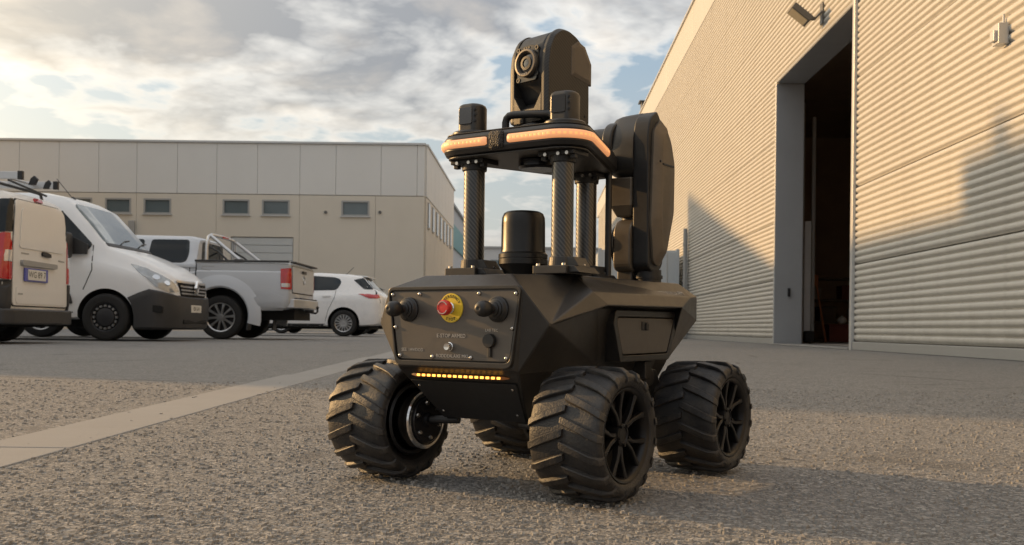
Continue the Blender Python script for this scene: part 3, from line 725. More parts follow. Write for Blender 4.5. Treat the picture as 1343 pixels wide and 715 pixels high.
# rear badge lettering on the upper right chamfer
nA = (Vector(P6) - Vector(P2)).cross(Vector(P8) - Vector(P2)).normalized()
if nA.z < 0: nA = -nA
ctr = Vector((.1405, .175, 0)); 
dpl = nA.dot(Vector(P2)); ctr.z = (dpl - nA.x * ctr.x - nA.y * ctr.y) / nA.z
xa = Vector((0, 1, 0)); xa = (xa - nA * xa.dot(nA)).normalized()
lettering('lettering', 'TERRULLA-PM', .0145, frame_mtx(ctr + nA * .0006, xa, nA.cross(xa)), M['white_print'], rb)

# wheels ---------------------------------------------------------------
WR, WT = .0974, .115
def wp(r, th, hh): return (hh, -r * math.cos(th), r * math.sin(th))
MX = Matrix(((0, 0, 1, 0), (-1, 0, 0, 0), (0, 1, 0, 0), (0, 0, 0, 1)))
def make_wheel(sg, loc):
    fl = Matrix.Diagonal((sg, 1, 1, 1)) @ MX
    prof = [(.0675, .0505), (.0705, .0548), (.0760, .0580), (.0820, .0582), (.0865, .0555), (.0888, .050), (.0903, .038), (.0908, .015), (.0908, -.015), (.0903, -.038),
            (.0888, -.050), (.0865, -.0555), (.0820, -.0582), (.0760, -.0580), (.0705, -.0548), (.0675, -.0505), (.0645, -.047), (.0645, .047)]
    m_ = MB(); m_.lathe(prof, fl, 72, closed=True)
    w = m_.build('wheel', M['rubber'], rb, smooth=40, loc=loc)
    # rim barrel, lip
    m_ = MB(); m_.lathe([(.0672, .0515), (.0690, .0530), (.0680, .0545), (.0650, .0535), (.0618, .0500), (.0600, .040), (.0590, .010), (.0590, -.045), (.0672, -.050), (.0672, -.0501)], fl, 64, cap=False)
    m_.build('rim', M['rim'], w, smooth=35)
    m_ = MB(); m_.lathe([(0, .012), (.0588, .012), (.0588, .004), (0, .004)], fl, 40); m_.lathe([(.030, .012), (.030, .020), (.052, .020), (.052, .012)], fl, 40); m_.build('brake_disc', M['hull_dark'], w, smooth=30)
    m_ = MB(); m_.lathe([(0, .012), (.0165, .012), (.0175, .040), (.0160, .0475), (.0118, .0485), (.0108, .0470), (0, .0470)], fl, 36); m_.build('hub_cap', M['rim'], w, smooth=35)
    for k in range(5):
        a = R(36 + 72 * k + 90); p = Vector(wp(.0145, a, sg * .0465)); m_ = MB(); m_.cyl(p, p + Vector((sg * .0045, 0, 0)), .0024, .002, 6); m_.build('lug_nut', M['rim'], w)
    def spoke(sd):
        m_ = MB(); rings = []
        for r, a, wd, h0, dp_ in ((.012, 5, .0042, .0455, .010), (.026, 8.5, .0036, .0475, .010), (.036, 10.0, .0034, .0482, .009), (.050, 15, .0036, .0495, .008), (.0625, 17.5, .0052, .0512, .008)):
            c = Vector((0, -r * math.cos(R(a * sd)), r * math.sin(R(a * sd)))); tn = Vector((0, math.sin(R(a * sd)), math.cos(R(a * sd))))
            rings.append([tuple(c + tn * e * wd + Vector((sg * hh, 0, 0))) for e, hh in ((-1, h0 - dp_), (-.9, h0 - .0015), (-.55, h0), (.55, h0), (.9, h0 - .0015), (1, h0 - dp_))])
        m_.loft(rings); return m_.mesh('spoke', M['rim'], 30)
    for sd in (-1, 1):
        me = spoke(sd)
        for k in range(5): put('spoke', me, w, rot=(R(72 * k + 6), 0, 0))
    # hub motor on the inner side
    m_ = MB(); m_.lathe([(.0, -.030), (.0435, -.030), (.0435, -.062), (.0465, -.063), (.0470, -.0765), (.0450, -.0790), (.0405, -.0800), (.0372, -.0785), (.0372, -.077), (0, -.077)], fl, 48); hm = m_.build('hub_motor', M['chrome'], w, smooth=35)
    m_ = MB(); m_.lathe([(0, -.0772), (.0368, -.0772), (.0368, -.0818), (.0355, -.0830), (.012, -.0830), (.011, -.088), (0, -.088)], fl, 40); m_.build('motor_cover', M['gloss'], w, smooth=30)
    for k in range(6):
        a = R(20 + 60 * k); p = Vector(wp(.0285, a, -sg * .0830)); m_ = MB(); m_.cyl(p, p - Vector((sg * .003, 0, 0)), .0036, .0030, 12); m_.build('bolt', M['steel'], w)
    m_ = MB(); m_.lathe([(.0535, -.046), (.0585, -.050), (.0560, -.0535), (.0510, -.050)], fl, 48, closed=True); m_.build('inner_ring', M['hull_dark'], w, smooth=40)
    # tread lugs: two staggered rows of angled bars
    def lug(side, seed):
        rnd = random.Random(seed); m_ = MB(); rings = []
        for t in (0, .06, .25, .5, .75, .94, 1):
            hh = side * (.0600 - .0625 * t)
            th = .27 * (t ** .85)
            ax = abs(hh)
            base = .0908 if ax < .03 else .0908 - (ax - .03) ** 1.6 * .9
            if ax > .054: base -= (ax - .054) * 1.0
            top = base + (.0060 if 0 < t < 1 else .0050) + rnd.uniform(-.0003, .0003)
            if ax > .05: top -= (ax - .05) * .25
            hw = .0068 if 0 < t < 1 else .0056
            a = hw / .09
            rings.append([wp(r, th + o, hh * sg) for r, o in ((base - .004, -a * 1.05), (top - .0012, -a * .84), (top, -a * .68), (top, a * .60), (top - .0012, a * .76), (base - .004, a * .95))])
        m_.loft(rings); return m_.mesh('tread_lug', M['rubber'], 28)
    N = 17
    for side in (1, -1):
        mes = [lug(side, q) for q in range(3)]
        for k in range(N): put('tread_lug', mes[k % 3], w, rot=(2 * PI * (k + (.5 if side < 0 else 0)) / N, 0, 0))
    fm = Matrix.Diagonal((1, 1, 1, 1))
    # moulded sidewall lettering, near the top of the outer side
    bm = bmesh.new()
    for i, ch in enumerate('MOTV-GD'):
        a = 100 - (i - 3) * 6.2
        me = text_mesh(ch, .0092, .0006)
        e_r = Vector(wp(1, R(a), 0)); 
        tdir = Vector((0, 1, 0)) if False else Vector((0, -math.sin(R(a)), -math.cos(R(a)))) * -1
        if sg < 0: tdir = -tdir
        me.transform(frame_mtx(Vector(wp(.0785, R(a), sg * .0585)), tdir, e_r)); bm.from_mesh(me); bpy.data.meshes.remove(me)
    me = bpy.data.meshes.new('lettering'); bm.to_mesh(me); bm.free(); me.materials.append(M['rubber']); put('lettering', me, w)
    return w
for sg in (1, -1):
    for vv in (-.191, .191):
        make_wheel(sg, (sg * .196, vv, WR - .0005))
        # swing arm, axle
        m_ = MB(); m_.cyl((sg * .06, vv + .012, .100), (sg * .118, vv, WR), .0065, n=16); m_.build('axle', M['hull_dark'], rb, smooth=40)
        s1 = -1 if vv < 0 else 1
        if vv > 0:
            m_ = MB(); m_.prism(rpoly([(vv - .022, .078), (vv + .022, .078), (vv - .035, .178), (vv - .080, .178)], .01), 'x', sg * .104, sg * .122); m_.build('swing_arm', M['hull_dark'], rb, bevel=.002)
            m_ = MB(); m_.cyl((sg * .098, vv - .075, .165), (sg * .130, vv - .075, .165), .016, n=18); m_.box((sg * .118, vv - .088, .178), (.03, .022, .03)); m_.build('pivot_bracket', M['armp'], rb, bevel=.0015)

# mast poles -----------------------------------------------------------
for px_, pv_, r_, mir in ((-.087, -.110, .0175, 1), (.087, -.110, .0175, 1), (.004, .104, .0185, 1)):
    m_ = MB(); m_.cyl((0, 0, 0), (0, 0, .180), r_, n=40); m_.build('mast_pole', M['carbon'], rb, smooth=40, loc=(px_, pv_, .350))
    m_ = MB(); m_.box((px_, pv_, .3385), (.062, .074, .013)); m_.cyl((px_, pv_, .344), (px_, pv_, .360), r_ + .0045, r_ + .0030, 32)
    m_.prism([(px_ + .012, .3445), (px_ + .040, .3445), (px_ + .050, .334), (px_ + .012, .334)], 'y', pv_ - .030, pv_ + .034)
    m_.prism([(px_ + .012, .3445), (px_ + .038, .3445), (px_ + .028, .3595), (px_ + .012, .3595)], 'y', pv_ - .012, pv_ + .026)
    fb = m_.build('pole_foot', M['hull_dark'] if px_ < .01 else HP, rb, bevel=.0012)
    for bx, bv in ((-.025, -.03), (.022, -.03), (.034, .01)):
        m_ = MB(); m_.cyl((px_ + bx, pv_ + bv, .345), (px_ + bx, pv_ + bv, .3485), .0032, n=8); m_.build('bolt', M['steel'], fb)
    m_ = MB(); m_.cyl((px_, pv_, .508), (px_, pv_, .526), r_ + .003, r_ + .0045, 32); m_.box((px_, pv_, .5215), (.066, .046, .007))
    for bx in (-.027, .027):
        m_.box((px_ + bx, pv_ - .012, .5165), (.009, .009, .009))
    cl = m_.build('pole_clamp', M['hull_dark'], rb, bevel=.001)
    for bx in (-.018, .006, .022):
        m_ = MB(); m_.cyl((px_ + bx, pv_ - .026, .5195), (px_ + bx, pv_ - .0215, .5195), .003, n=8); m_.build('bolt', M['steel'], cl)
m_ = MB(); m_.tube([(.042, .118, .333), (.042, .118, .53)], .006, 10); m_.build('cable_conduit', M['plastic'], rb, smooth=50)

# top plate with bulging light ring ---------------------------------------
def hull_outline(cs, n=16):
    """outline of a rounded triangle: convex hull of circles (x, y, r)"""
    pts = []
    N_ = len(cs)
    for i in range(N_):
        c0, c, c1 = cs[i - 1], cs[i], cs[(i + 1) % N_]
        def outn(p, q):
            d_ = Vector((q[0] - p[0], q[1] - p[1])); L = d_.length; d_.normalize()
            nrm = Vector((d_.y, -d_.x)); s_ = (p[2] - q[2]) / L
            return nrm * math.sqrt(max(0, 1 - s_ * s_)) + d_ * s_
        a0 = outn(c0, c); a1 = outn(c, c1)
        t0 = math.atan2(a0.y, a0.x); t1 = math.atan2(a1.y, a1.x)
        while t1 < t0: t1 += 2 * PI
        for k in range(n + 1):
            t = t0 + (t1 - t0) * k / n; pts.append((c[0] + c[2] * math.cos(t), c[1] + c[2] * math.sin(t), math.cos(t), math.sin(t)))
    return pts
ol = hull_outline([(-.090, -.113, .046), (.090, -.113, .046), (.004, .112, .050)])      # anticlockwise
def offs(d_, z): return [(x + nx * d_, y + ny * d_, z) for x, y, nx, ny in ol]
m_ = MB(); m_.loft([offs(-.010, .5275), offs(-.003, .530), offs(.0005, .5365), offs(.0005, .5555), offs(-.003, .5605), offs(-.006, .5625)])
m_.build('top_plate', M['plastic'], rb, smooth=25)
for z0, z1, dd_ in ((.5250, .5275, -.007), (.5626, .5646, -.0045)):
    m_ = MB(); m_.loft([offs(dd_, z0), offs(dd_, z1)]); m_.build('carbon_sheet', M['carbon_flat'], rb, bevel=.0006)
# dense outline by arc length for the strips
den = []
for i in range(len(ol)):
    a, c = ol[i], ol[(i + 1) % len(ol)]; L = math.hypot(c[0] - a[0], c[1] - a[1]); n = max(1, int(L / .004))
    for k in range(n):
        t = k / n; nx, ny = a[2] + (c[2] - a[2]) * t, a[3] + (c[3] - a[3]) * t; q_ = math.hypot(nx, ny)
        den.append((a[0] + (c[0] - a[0]) * t, a[1] + (c[1] - a[1]) * t, nx / q_, ny / q_))
def run(x0, x1, sel):
    return [p for p in den if sel(p)]
def resample(pts, step):
    out = [pts[0]]; need = step
    for a, c in zip(pts, pts[1:]):
        L = math.hypot(c[0] - a[0], c[1] - a[1]); t0 = 0
        while L - t0 >= need:
            t0 += need; t = t0 / L; out.append(tuple(a[i] + (c[i] - a[i]) * t for i in range(4))); need = step
        need -= L - t0
    return out
def strip(pts, name, mat_, dots=True, h0=.5388, h1=.5532, bul=.0045):
    m_ = MB(); rings = []
    for i, (x, y, nx, ny) in enumerate(pts):
        e = min(1, (min(i, len(pts) - 1 - i) + .6) / 1.6)
        zc, hh = (h0 + h1) / 2, (h1 - h0) / 2
        rings.append([(x + nx * o, y + ny * o, zc + s_ * hh * (.7 + .3 * e)) for o, s_ in ((-.001, -1), (bul * .55 * e + .0008, -.86), (bul * e + .0008, -.42), (bul * e + .0008, .42), (bul * .55 * e + .0008, .86), (-.001, 1))])
    m_.loft(rings); o = m_.build(name, mat_, rb, smooth=50)
    if dots:
        pts = resample(pts, .0079)
        acc = 0; last = None
        for x, y, nx, ny in pts[1:-1]:
            if last is not None: acc += math.hypot(x - last[0], y - last[1])
            if True:
                acc = 0; fmx = frame_mtx((x + nx * (bul + .0002), y + ny * (bul + .0002), .5462), (-ny, nx, 0), (0, 0, 1))
                m2 = MB(); vs = m2.box((0, 0, 0), (.0055, .0044, .0018))
                bmesh.ops.transform(m2.bm, matrix=fmx, verts=vs); m2.build('led', M['led'], o, bevel=.0007)
            last = (x, y)
    return o
front = [p for p in den if p[3] < .2 and p[1] < .02]
front.sort(key=lambda p: math.atan2(p[3], p[0] if abs(p[3]) < .99 else p[0]) if False else p[0])
# split: left piece wraps the left corner, right piece wraps the right corner
i0 = min(range(len(den)), key=lambda i: (den[i][0] + .135) ** 2 + (den[i][1] + .085) ** 2)
seq = den[i0:] + den[:i0]
left = [p for p in seq[:120] if p[0] < -.026 and p[1] < -.080]
right = [p for p in seq if p[0] > .011 and (p[3] < -.9 or p[0] > .078) and p[1] < .035]
grip = [p for p in seq if -.0235 < p[0] < .0085 and p[3] < -.9]
strip(left, 'light_strip', M['led_strip']); strip(right, 'light_strip', M['led_strip'])
strip(grip, 'grip_wrap', M['knurl'], False, .531, .5612, .0040)
# sensor pods over the two front poles
for sx in (-1, 1):
    c = Vector((sx * .0905, -.112, .5646))
    m_ = MB(); m_.lathe([(0, 0), (.0335, 0), (.0335, .005), (.031, .0075), (0, .0075)], Matrix.Translation(c), 36); pb = m_.build('pod_base', M['hull'], rb, smooth=35)
    m_ = MB(); ring = []
    for k in range(48):
        a = 2 * PI * k / 48; x, y = .0235 * math.cos(a), .0235 * math.sin(a)
        y = max(y, -.0195); ring.append((x, y))
    m_.loft([[(c.x + x, c.y + y, c.z + .0070) for x, y in ring], [(c.x + x, c.y + y, c.z + .0475) for x, y in ring], [(c.x + x * .92, c.y + y * .92, c.z + .0515) for x, y in ring], [(c.x + x * .74, c.y + y * .74, c.z + .0540) for x, y in ring]])
    pd = m_.build('sensor_pod', M['hull'], rb, smooth=35)
    m_ = MB(); m_.prism(rpoly([(c.x - .0132, c.z + .019), (c.x + .0132, c.z + .019), (c.x + .0132, c.z + .047), (c.x - .0132, c.z + .047)], .003), 'y', c.y - .0192, c.y - .0212); m_.build('sensor_window', M['glass'] if sx < 0 else M['gloss'], pd, bevel=.0006)
    for zz_ in (.024, .034, .043):
        m_ = MB(); p = Vector((c.x + .0175, c.y - .0165, c.z + zz_)); m_.cyl(p, p + Vector((.0012, -.0025, 0)), .0018, n=8); m_.build('screw', M['hull_dark'], pd)
# tube handle in front of the turret
m_ = MB()
hp = [(-.033, -.098, .562), (-.033, -.098, .586), (-.031, -.098, .5925), (-.026, -.098, .5965), (-.018, -.0975, .5975), (.02, -.096, .5955), (.05, -.094, .593), (.056, -.093, .590), (.058, -.092, .584), (.058, -.092, .562)]
m_.tube(hp, .0063, 14); m_.build('tube_handle', M['plastic'], rb, smooth=50)
# under-plate sensor
m_ = MB(); m_.lathe([(0, 0), (.030, 0), (.034, .004), (.034, .014), (.030, .016), (0, .016)], Matrix.Translation((.012, -.065, .5095)), 32); m_.build('downward_sensor', M['gloss'], rb, smooth=40)
# lidar dome on the deck
m_ = MB(); m_.lathe([(0, 0), (.030, 0), (.032, .006), (.0405, .018), (.0405, .0265), (.0398, .0275), (0, .0275)], Matrix.Translation((-.002, -.088, .3335)), 56); ld = m_.build('lidar_base', M['dome'], rb, smooth=30)
m_ = MB(); m_.lathe([(0, .028), (.0404, .028), (.0404, .0345), (.0372, .0375), (.0362, .042), (.0358, .085), (.0352, .095), (.0325, .1015), (.028, .1045), (.018, .1058), (0, .106)], Matrix.Translation((-.002, -.088, .3335)), 64); m_.build('lidar_dome', M['dome'], rb, smooth=30)

# camera turret --------------------------------------------------------
te = bpy.data.objects.new('camera_turret', None)
TM = Matrix.Translation((.0095, -.034, .5646)) @ Matrix.Rotation(R(-13), 4, 'Z') @ Matrix.Diagonal((.95, .97, .915, 1)) @ Matrix.Translation((0, 0, -.5646))
def tb(mb, name, mt, parent=rb, smooth=None, bevel=0, seg=2):
    mb.bm.transform(TM); return mb.build(name, mt, parent, smooth, bevel, seg)
bpy.data.objects.remove(te)
m_ = MB(); m_.lathe([(0, .5640), (.060, .5640), (.060, .5690), (.0555, .5700), (.0555, .5820), (.052, .5860), (0, .5860)], Matrix.Identity(4), 56); tb(m_, 'turret_base', M['plastic'], smooth=30)
ck = [(-.050, .588), (-.0505, .690), (-.047, .718), (-.036, .743), (-.018, .7570), (.000, .7580), (.020, .750), (.040, .735), (.053, .716), (.0545, .588)]
tur = None
for sg in (1, -1):
    m_ = MB(); inn, out = sg * .0345, sg * .0490
    pin = rpoly(ck, .006, 3)
    cx_, cz_ = .002, .66
    pch = [((u - cx_) * .93 + cx_, (w - cz_) * .955 + cz_ + .0) for u, w in pin]
    m_.loft([[(inn, u, w) for u, w in pin], [(out - sg * .008, u, w) for u, w in pin], [(out, u, w) for u, w in pch]])
    yk = tb(m_, 'turret_cheek', M['carbon_flat'], bevel=.001)
    fac = [(.006, .676), (.056, .664), (.056, .704), (.040, .733), (.022, .7405), (.006, .728)]
    m_ = MB(); fi = inset(fac, .007)
    m_.loft([[(out - sg * .004, u, w) for u, w in fac], [(out + sg * .0003, u, w) for u, w in fac], [(out + sg * .0022, u, w) for u, w in fi]])
    tb(m_, 'cheek_panel', M['panel'], yk, bevel=.0008)
    m_ = MB(); p = Vector((out, .042, .607)); m_.cyl(p, p + Vector((sg * .001, 0, 0)), .0024, n=12); tb(m_, 'screw', M['gloss'], yk)
m_ = MB(); m_.loft([[(x_, -.047, .588), (x_, .050, .588), (x_, .050, .70), (x_, .0, .648), (x_, -.020, .632), (x_, -.047, .6135)] for x_ in (-.035, .035)]); tb(m_, 'turret_yoke', M['hull'], bevel=.001)
for sg in (1, -1):
    m_ = MB(); m_.loft([[(sg * .0345, -.0505, .588), (sg * .0345, -.0505, .640), (sg * .010, -.0505, .602), (sg * .010, -.0505, .588)], [(sg * .0345, -.030, .588), (sg * .0345, -.030, .640), (sg * .010, -.030, .602), (sg * .010, -.030, .588)]]); tb(m_, 'yoke_gusset', M['hull'], bevel=.001)
# tilting head: barrel with a flattened face
hr = .0530; hc = (0.000, .690); pr = rpoly([(-.030, .632), (-.036, .650), (-.0475, .668), (-.0475, .722), (-.030, .750), (-.004, .7565), (.026, .748), (.046, .715), (.044, .640), (.020, .622), (-.024, .622)], .014, 6)
m_ = MB(); m_.loft([[(x_, (u - hc[0]) * s_ + hc[0], (w - hc[1]) * s_ + hc[1]) for u, w in pr] for x_, s_ in ((-.0338, .96), (-.0300, 1), (.0300, 1), (.0338, .96))]); hd = tb(m_, 'camera_head', M['plastic'], smooth=30)
fmh = frame_mtx((.000, -.0475, .6945), (1, 0, 0), (0, 0, 1))
m_ = MB(); m_.prism(rpoly([(-.0275, .662), (.0215, .662), (.0265, .7225), (.008, .7285), (-.0275, .7265)], .006), 'y', -.046, -.0500); tb(m_, 'lens_plate', M['gloss'], hd, bevel=.001)
m_ = MB(); fmh = fmh @ Matrix.Diagonal((1.26, 1.22, 1, 1)); m_.lathe([(.0150, .002), (.0205, .002), (.0208, .0085), (.0198, .0105), (.0172, .0108), (.0160, .0085), (.0150, .006)], fmh, 48, closed=True); tb(m_, 'lens_ring', M['panel'], hd, smooth=35)
m_ = MB(); m_.lathe([(0, .0035), (.0155, .0035), (.0155, .004), (.010, .0062), (0, .0072)], fmh, 40); tb(m_, 'lens', M['glass'], hd, smooth=60)
m_ = MB(); m_.lathe([(.0060, .0072), (.0098, .0068), (.0102, .0078), (.0064, .0082)], fmh, 36, closed=True); tb(m_, 'lens_inner_ring', M['hull_dark'], hd, smooth=40)
for u, w in ((-.0235, .7215), (.0225, .7195), (-.0235, .6675), (.0225, .6735)):
    m_ = MB(); fq = frame_mtx((u, -.0500, w), (1, 0, 0), (0, 0, 1)); m_.lathe([(.0042, 0), (.0042, .0014), (.0026, .0014), (.0022, .0004), (0, .0004)], fq, 18); tb(m_, 'lens_screw', M['plastic'], hd, smooth=35)
for k in range(4):
    m_ = MB(); m_.box((-.010 + .005 * k, -.0583, .6740 + abs(k - 1.5) * .0006), (.0018, .001, .003)); tb(m_, 'ring_mark', M['white_print'], hd)
for k in range(3):
    m_ = MB(); m_.box((-.009 + .006 * k, -.0503, .7228), (.004, .0012, .0034)); tb(m_, 'status_window', M['hull_dark'], hd)

# folded manipulator arm at the rear -------------------------------------
AV0, AV1 = .150, .240
def arm_prism(pl, x0, x1, mt, name, bev=.003, ch=.0, parent=rb):
    m_ = MB()
    if ch:
        pin = inset(pl, ch)
        m_.loft([[(x0, u, w) for u, w in pl], [(x1 - ch * .8, u, w) for u, w in pl], [(x1, u, w) for u, w in pin]])
    else: m_.prism(pl, 'x', x0, x1)
    return m_.build(name, mt, parent, bevel=bev)
# turret joint reaching forward from the plate
m_ = MB(); m_.cyl((.010, .185, .590), (.030, .185, .590), .040, n=36); m_.build('elbow_joint', M['armp'], rb, smooth=35, bevel=.003)
m_ = MB(); m_.cyl((-.030, .185, .592), (.012, .185, .592), .030, n=32); m_.build('wrist_joint', M['armp'], rb, smooth=35, bevel=.003)
el = rpoly([(AV0 - .002, .522), (AV1 - .01, .522), (AV1 - .01, .600), (AV1 - .036, .641), (AV0 + .030, .643), (AV0 - .002, .602)], .032, 8)
ec = (sum(p[0] for p in el) / len(el), sum(p[1] for p in el) / len(el))
m_ = MB(); m_.loft([[(x_, (u - ec[0]) * k_ + ec[0], (w - ec[1]) * k_ + ec[1]) for u, w in el] for x_, k_ in ((.016, .80), (.022, .91), (.034, .975), (.050, 1.0), (.074, 1.02))]); m_.build('elbow_housing', M['armp'], rb, smooth=32)
ul = rpoly([(AV0 + .004, .362), (AV0 + .016, .352), (AV1 - .046, .352), (AV1 - .030, .362), (AV1, .450), (AV1 + .002, .560), (AV1 - .018, .606), (AV1 - .050, .638), (AV0 + .034, .643), (AV0 + .008, .628), (AV0, .598)], .016, 5)
arm_prism(ul, .072, .104, M['hull_dark'], 'upper_link', .003)
cv0 = [(AV0 + .018, .366), (AV1 - .046, .362), (AV1 - .004, .452), (AV1 - .002, .556), (AV1 - .024, .602), (AV1 - .050, .624), (AV0 + .040, .628), (AV0 + .014, .606), (AV0 + .006, .44)]
cc_ = (sum(p[0] for p in cv0) / len(cv0), sum(p[1] for p in cv0) / len(cv0))
def cvs(ku, kw): return rpoly([((u - cc_[0]) * ku + cc_[0], (w - cc_[1]) * kw + cc_[1]) for u, w in cv0], .010, 4)
m_ = MB(); m_.loft([[(x_, u, w) for u, w in cvs(ku, kw)] for x_, ku, kw in ((.100, 1, 1), (.108, 1, 1), (.120, .70, .86), (.1215, .62, .82))]); m_.build('link_cover', M['arm_brown'], rb, smooth=22)
m_ = MB(); m_.box((.1222, AV0 + .045, .545), (.0016, .044, .0028)); m_.build('cover_slot', M['gloss'], rb)
m_ = MB(); m_.cyl((.121, AV0 + .012, .548), (.124, AV0 + .012, .548), .0022, n=10); m_.build('screw', M['gloss'], rb)
m_ = MB(); m_.loft([[(.026, AV0, .523), (.071, AV0, .523), (.071, AV1 - .02, .523), (.026, AV1 - .02, .523)], [(.026, AV0, .472), (.071, AV0, .472), (.071, AV1 - .02, .472), (.026, AV1 - .02, .472)], [(.036, AV0 + .008, .452), (.066, AV0 + .008, .452), (.066, AV1 - .03, .452), (.036, AV1 - .03, .452)]]); m_.build('forearm', M['arm_brown'], rb, bevel=.003)
m_ = MB(); m_.cyl((.050, .19, .444), (.050, .19, .454), .018, n=24); m_.build('gripper_mount', M['plastic'], rb, smooth=40)
sh = rpoly([(AV0 - .004, .352), (AV1 - .03, .352), (AV1 - .03, .430), (AV1 - .045, .448), (AV0 + .012, .448), (AV0 - .004, .428)], .020, 6)
arm_prism(sh, .036, .071, M['arm_brown'], 'shoulder_housing', .003)
m_ = MB(); m_.cyl((.030, .185, .402), (.037, .185, .402), .042, n=36); m_.build('shoulder_cap', M['gloss'], rb, smooth=35, bevel=.002)
m_ = MB(); m_.cyl((.006, .185, .418), (.031, .185, .418), .015, n=24); m_.build('encoder', M['plastic'], rb, smooth=35, bevel=.002)
m_ = MB(); m_.box((.050, .190, .342), (.030, .050, .024)); m_.build('arm_base', M['panel'], rb, bevel=.002)
m_ = MB(); m_.cyl((.086, .190, .332), (.086, .190, .356), .024, n=28); m_.cyl((.086, .190, .340), (.086, .190, .346), .0265, n=28); m_.build('arm_pedestal', M['hull_dark'], rb, smooth=35)

# ================================================================== VEHICLES
def section(x, zb, zs, zt, ws, wt):
    def lp(a, c, t): return a + (c - a) * t
    hd_ = zt - zs
    half = [(0, zb), (ws - .10, zb), (ws - .03, zb + .03), (ws - .005, zb + .12), (ws, lp(zb, zs, .45)), (ws, lp(zb, zs, .80)), (ws - .012, zs - .01), (ws - .03, zs + .02 * min(1, hd_ * 4)),
            (lp(ws - .03, wt, .5), lp(zs, zt, .45)), (lp(ws - .03, wt, .85), lp(zs, zt, .78)), (wt - .015, lp(zs, zt, .90)), (wt - .07, lp(zs, zt, .965)), (wt * .6, lp(zs, zt, .992)), (0, zt)]
    return [(x, y, z) for y, z in half] + [(x, -y, z) for y, z in half[-2:0:-1]]
def interp(st, step=.12):
    out = []
    for a, c in zip(st, st[1:]):
        n = max(1, int((c[0] - a[0]) / step))
        for k in range(n): out.append(tuple(a[i] + (c[i] - a[i]) * k / n for i in range(6)))
    return out + [st[-1]]
def car_body(name, st, parent, material, arches, hw, extra=None):
    st = sorted(st); m_ = MB(); m_.loft([section(*q) for q in interp(st)])
    o = m_.build(name, [material, M['well']], parent, smooth=32)
    cut = MB()
    for x, z, r in arches:
        for sg in (-1, 1): cut.cyl((x, sg * (hw - .27), z), (x, sg * (hw + .3), z), r, n=40)
    cm = cut.mesh('cutter', [M['well']], weld=False); co = bpy.data.objects.new('cutter', cm); C.objects.link(co)
    par = o.parent; o.parent = None
    md = o.modifiers.new('cut', 'BOOLEAN'); md.object = co; md.operation = 'DIFFERENCE'; md.solver = 'EXACT'; md.material_mode = 'TRANSFER'
    me = bpy.data.meshes.new_from_object(o.evaluated_get(DG())); o.modifiers.clear(); o.data = me; o.parent = par
    bpy.data.objects.remove(co)
    for p_ in me.polygons: p_.use_smooth = True
    me.set_sharp_from_angle(angle=R(32))
    bm = bmesh.new(); bm.from_mesh(me); bmesh.ops.triangulate(bm, faces=bm.faces); bvh = BVHTree.FromBMesh(bm); bm.free()
    return o, bvh
def patch(name, pts, bvh, material, parent, off=.005, view=None, maxlen=.07, both=False, thick=0):
    """surface patch that follows the body: pts are 3D, or 2D with view=('y',1) / ('x',-1)"""
    def P(p):
        if view is None: return Vector(p)
        ax, sg = view
        o_, dr = (Vector((p[0], 6 * sg, p[1])), Vector((0, -sg, 0))) if ax == 'y' else (Vector((sg * 9, p[0], p[1])), Vector((-sg, 0, 0)))
        hit = bvh.ray_cast(o_, dr)
        return hit[0] if hit[0] is not None else bvh.find_nearest(o_ + dr * 5)[0]
    bm = bmesh.new()
    if view is None: f = bm.faces.new([bm.verts.new(p) for p in pts])
    else: f = bm.faces.new([bm.verts.new((p[0], p[1], 0)) for p in pts])
    bmesh.ops.triangulate(bm, faces=bm.faces)
    for _ in range(5):
        es_ = [e for e in bm.edges if e.calc_length() > maxlen]
        if not es_: break
        bmesh.ops.subdivide_edges(bm, edges=es_, cuts=1); bmesh.ops.triangulate(bm, faces=[f for f in bm.faces if len(f.verts) > 3])
    cen = None
    for v in bm.verts:
        p = P(v.co if view is None else (v.co.x, v.co.y)); loc, nrm, _, _ = bvh.find_nearest(p)
        v.co = loc + nrm * off
    bmesh.ops.recalc_face_normals(bm, faces=bm.faces)
    f0 = max(bm.faces, key=lambda f: f.calc_area()); nn = bvh.find_nearest(f0.calc_center_median())[1]
    if f0.normal.dot(nn) < 0: bmesh.ops.reverse_faces(bm, faces=bm.faces)
    ret = bmesh.ops.extrude_face_region(bm, geom=[e for e in bm.faces])           # a skirt down to the body gives it an edge
    back = [v for v in ret['geom'] if isinstance(v, bmesh.types.BMVert)]
    for v in back: loc, nrm, _, _ = bvh.find_nearest(v.co); v.co = loc - nrm * .004
    if both: pass
    bmesh.ops.recalc_face_normals(bm, faces=bm.faces)
    me = bpy.data.meshes.new(name); bm.to_mesh(me); bm.free(); me.materials.append(material)
    for p_ in me.polygons: p_.use_smooth = True
    me.set_sharp_from_angle(angle=R(35))
    o = put(name, me, parent)
    return o
def patch2(name, pts, bvh, material, parent, off=.005, view='y', **kw):
    outs = []
    for sg in (1, -1):
        if view == 'y': outs.append(patch(name, pts, bvh, material, parent, off, ('y', sg), **kw))
        else: outs.append(patch(name, [(p[0], sg * p[1], p[2]) for p in pts], bvh, material, parent, off, None, **kw))
    return outs
def seam(pts, w):
    """thin strip polygon along a 2D polyline"""
    L, Rr = [], []
    for i, p in enumerate(pts):
        a = Vector(pts[max(0, i - 1)]); c = Vector(pts[min(len(pts) - 1, i + 1)]); t = (c - a).normalized(); n = Vector((-t.y, t.x)) * w / 2
        L.append(tuple(Vector(p) + n)); Rr.append(tuple(Vector(p) - n))
    return L + Rr[::-1]
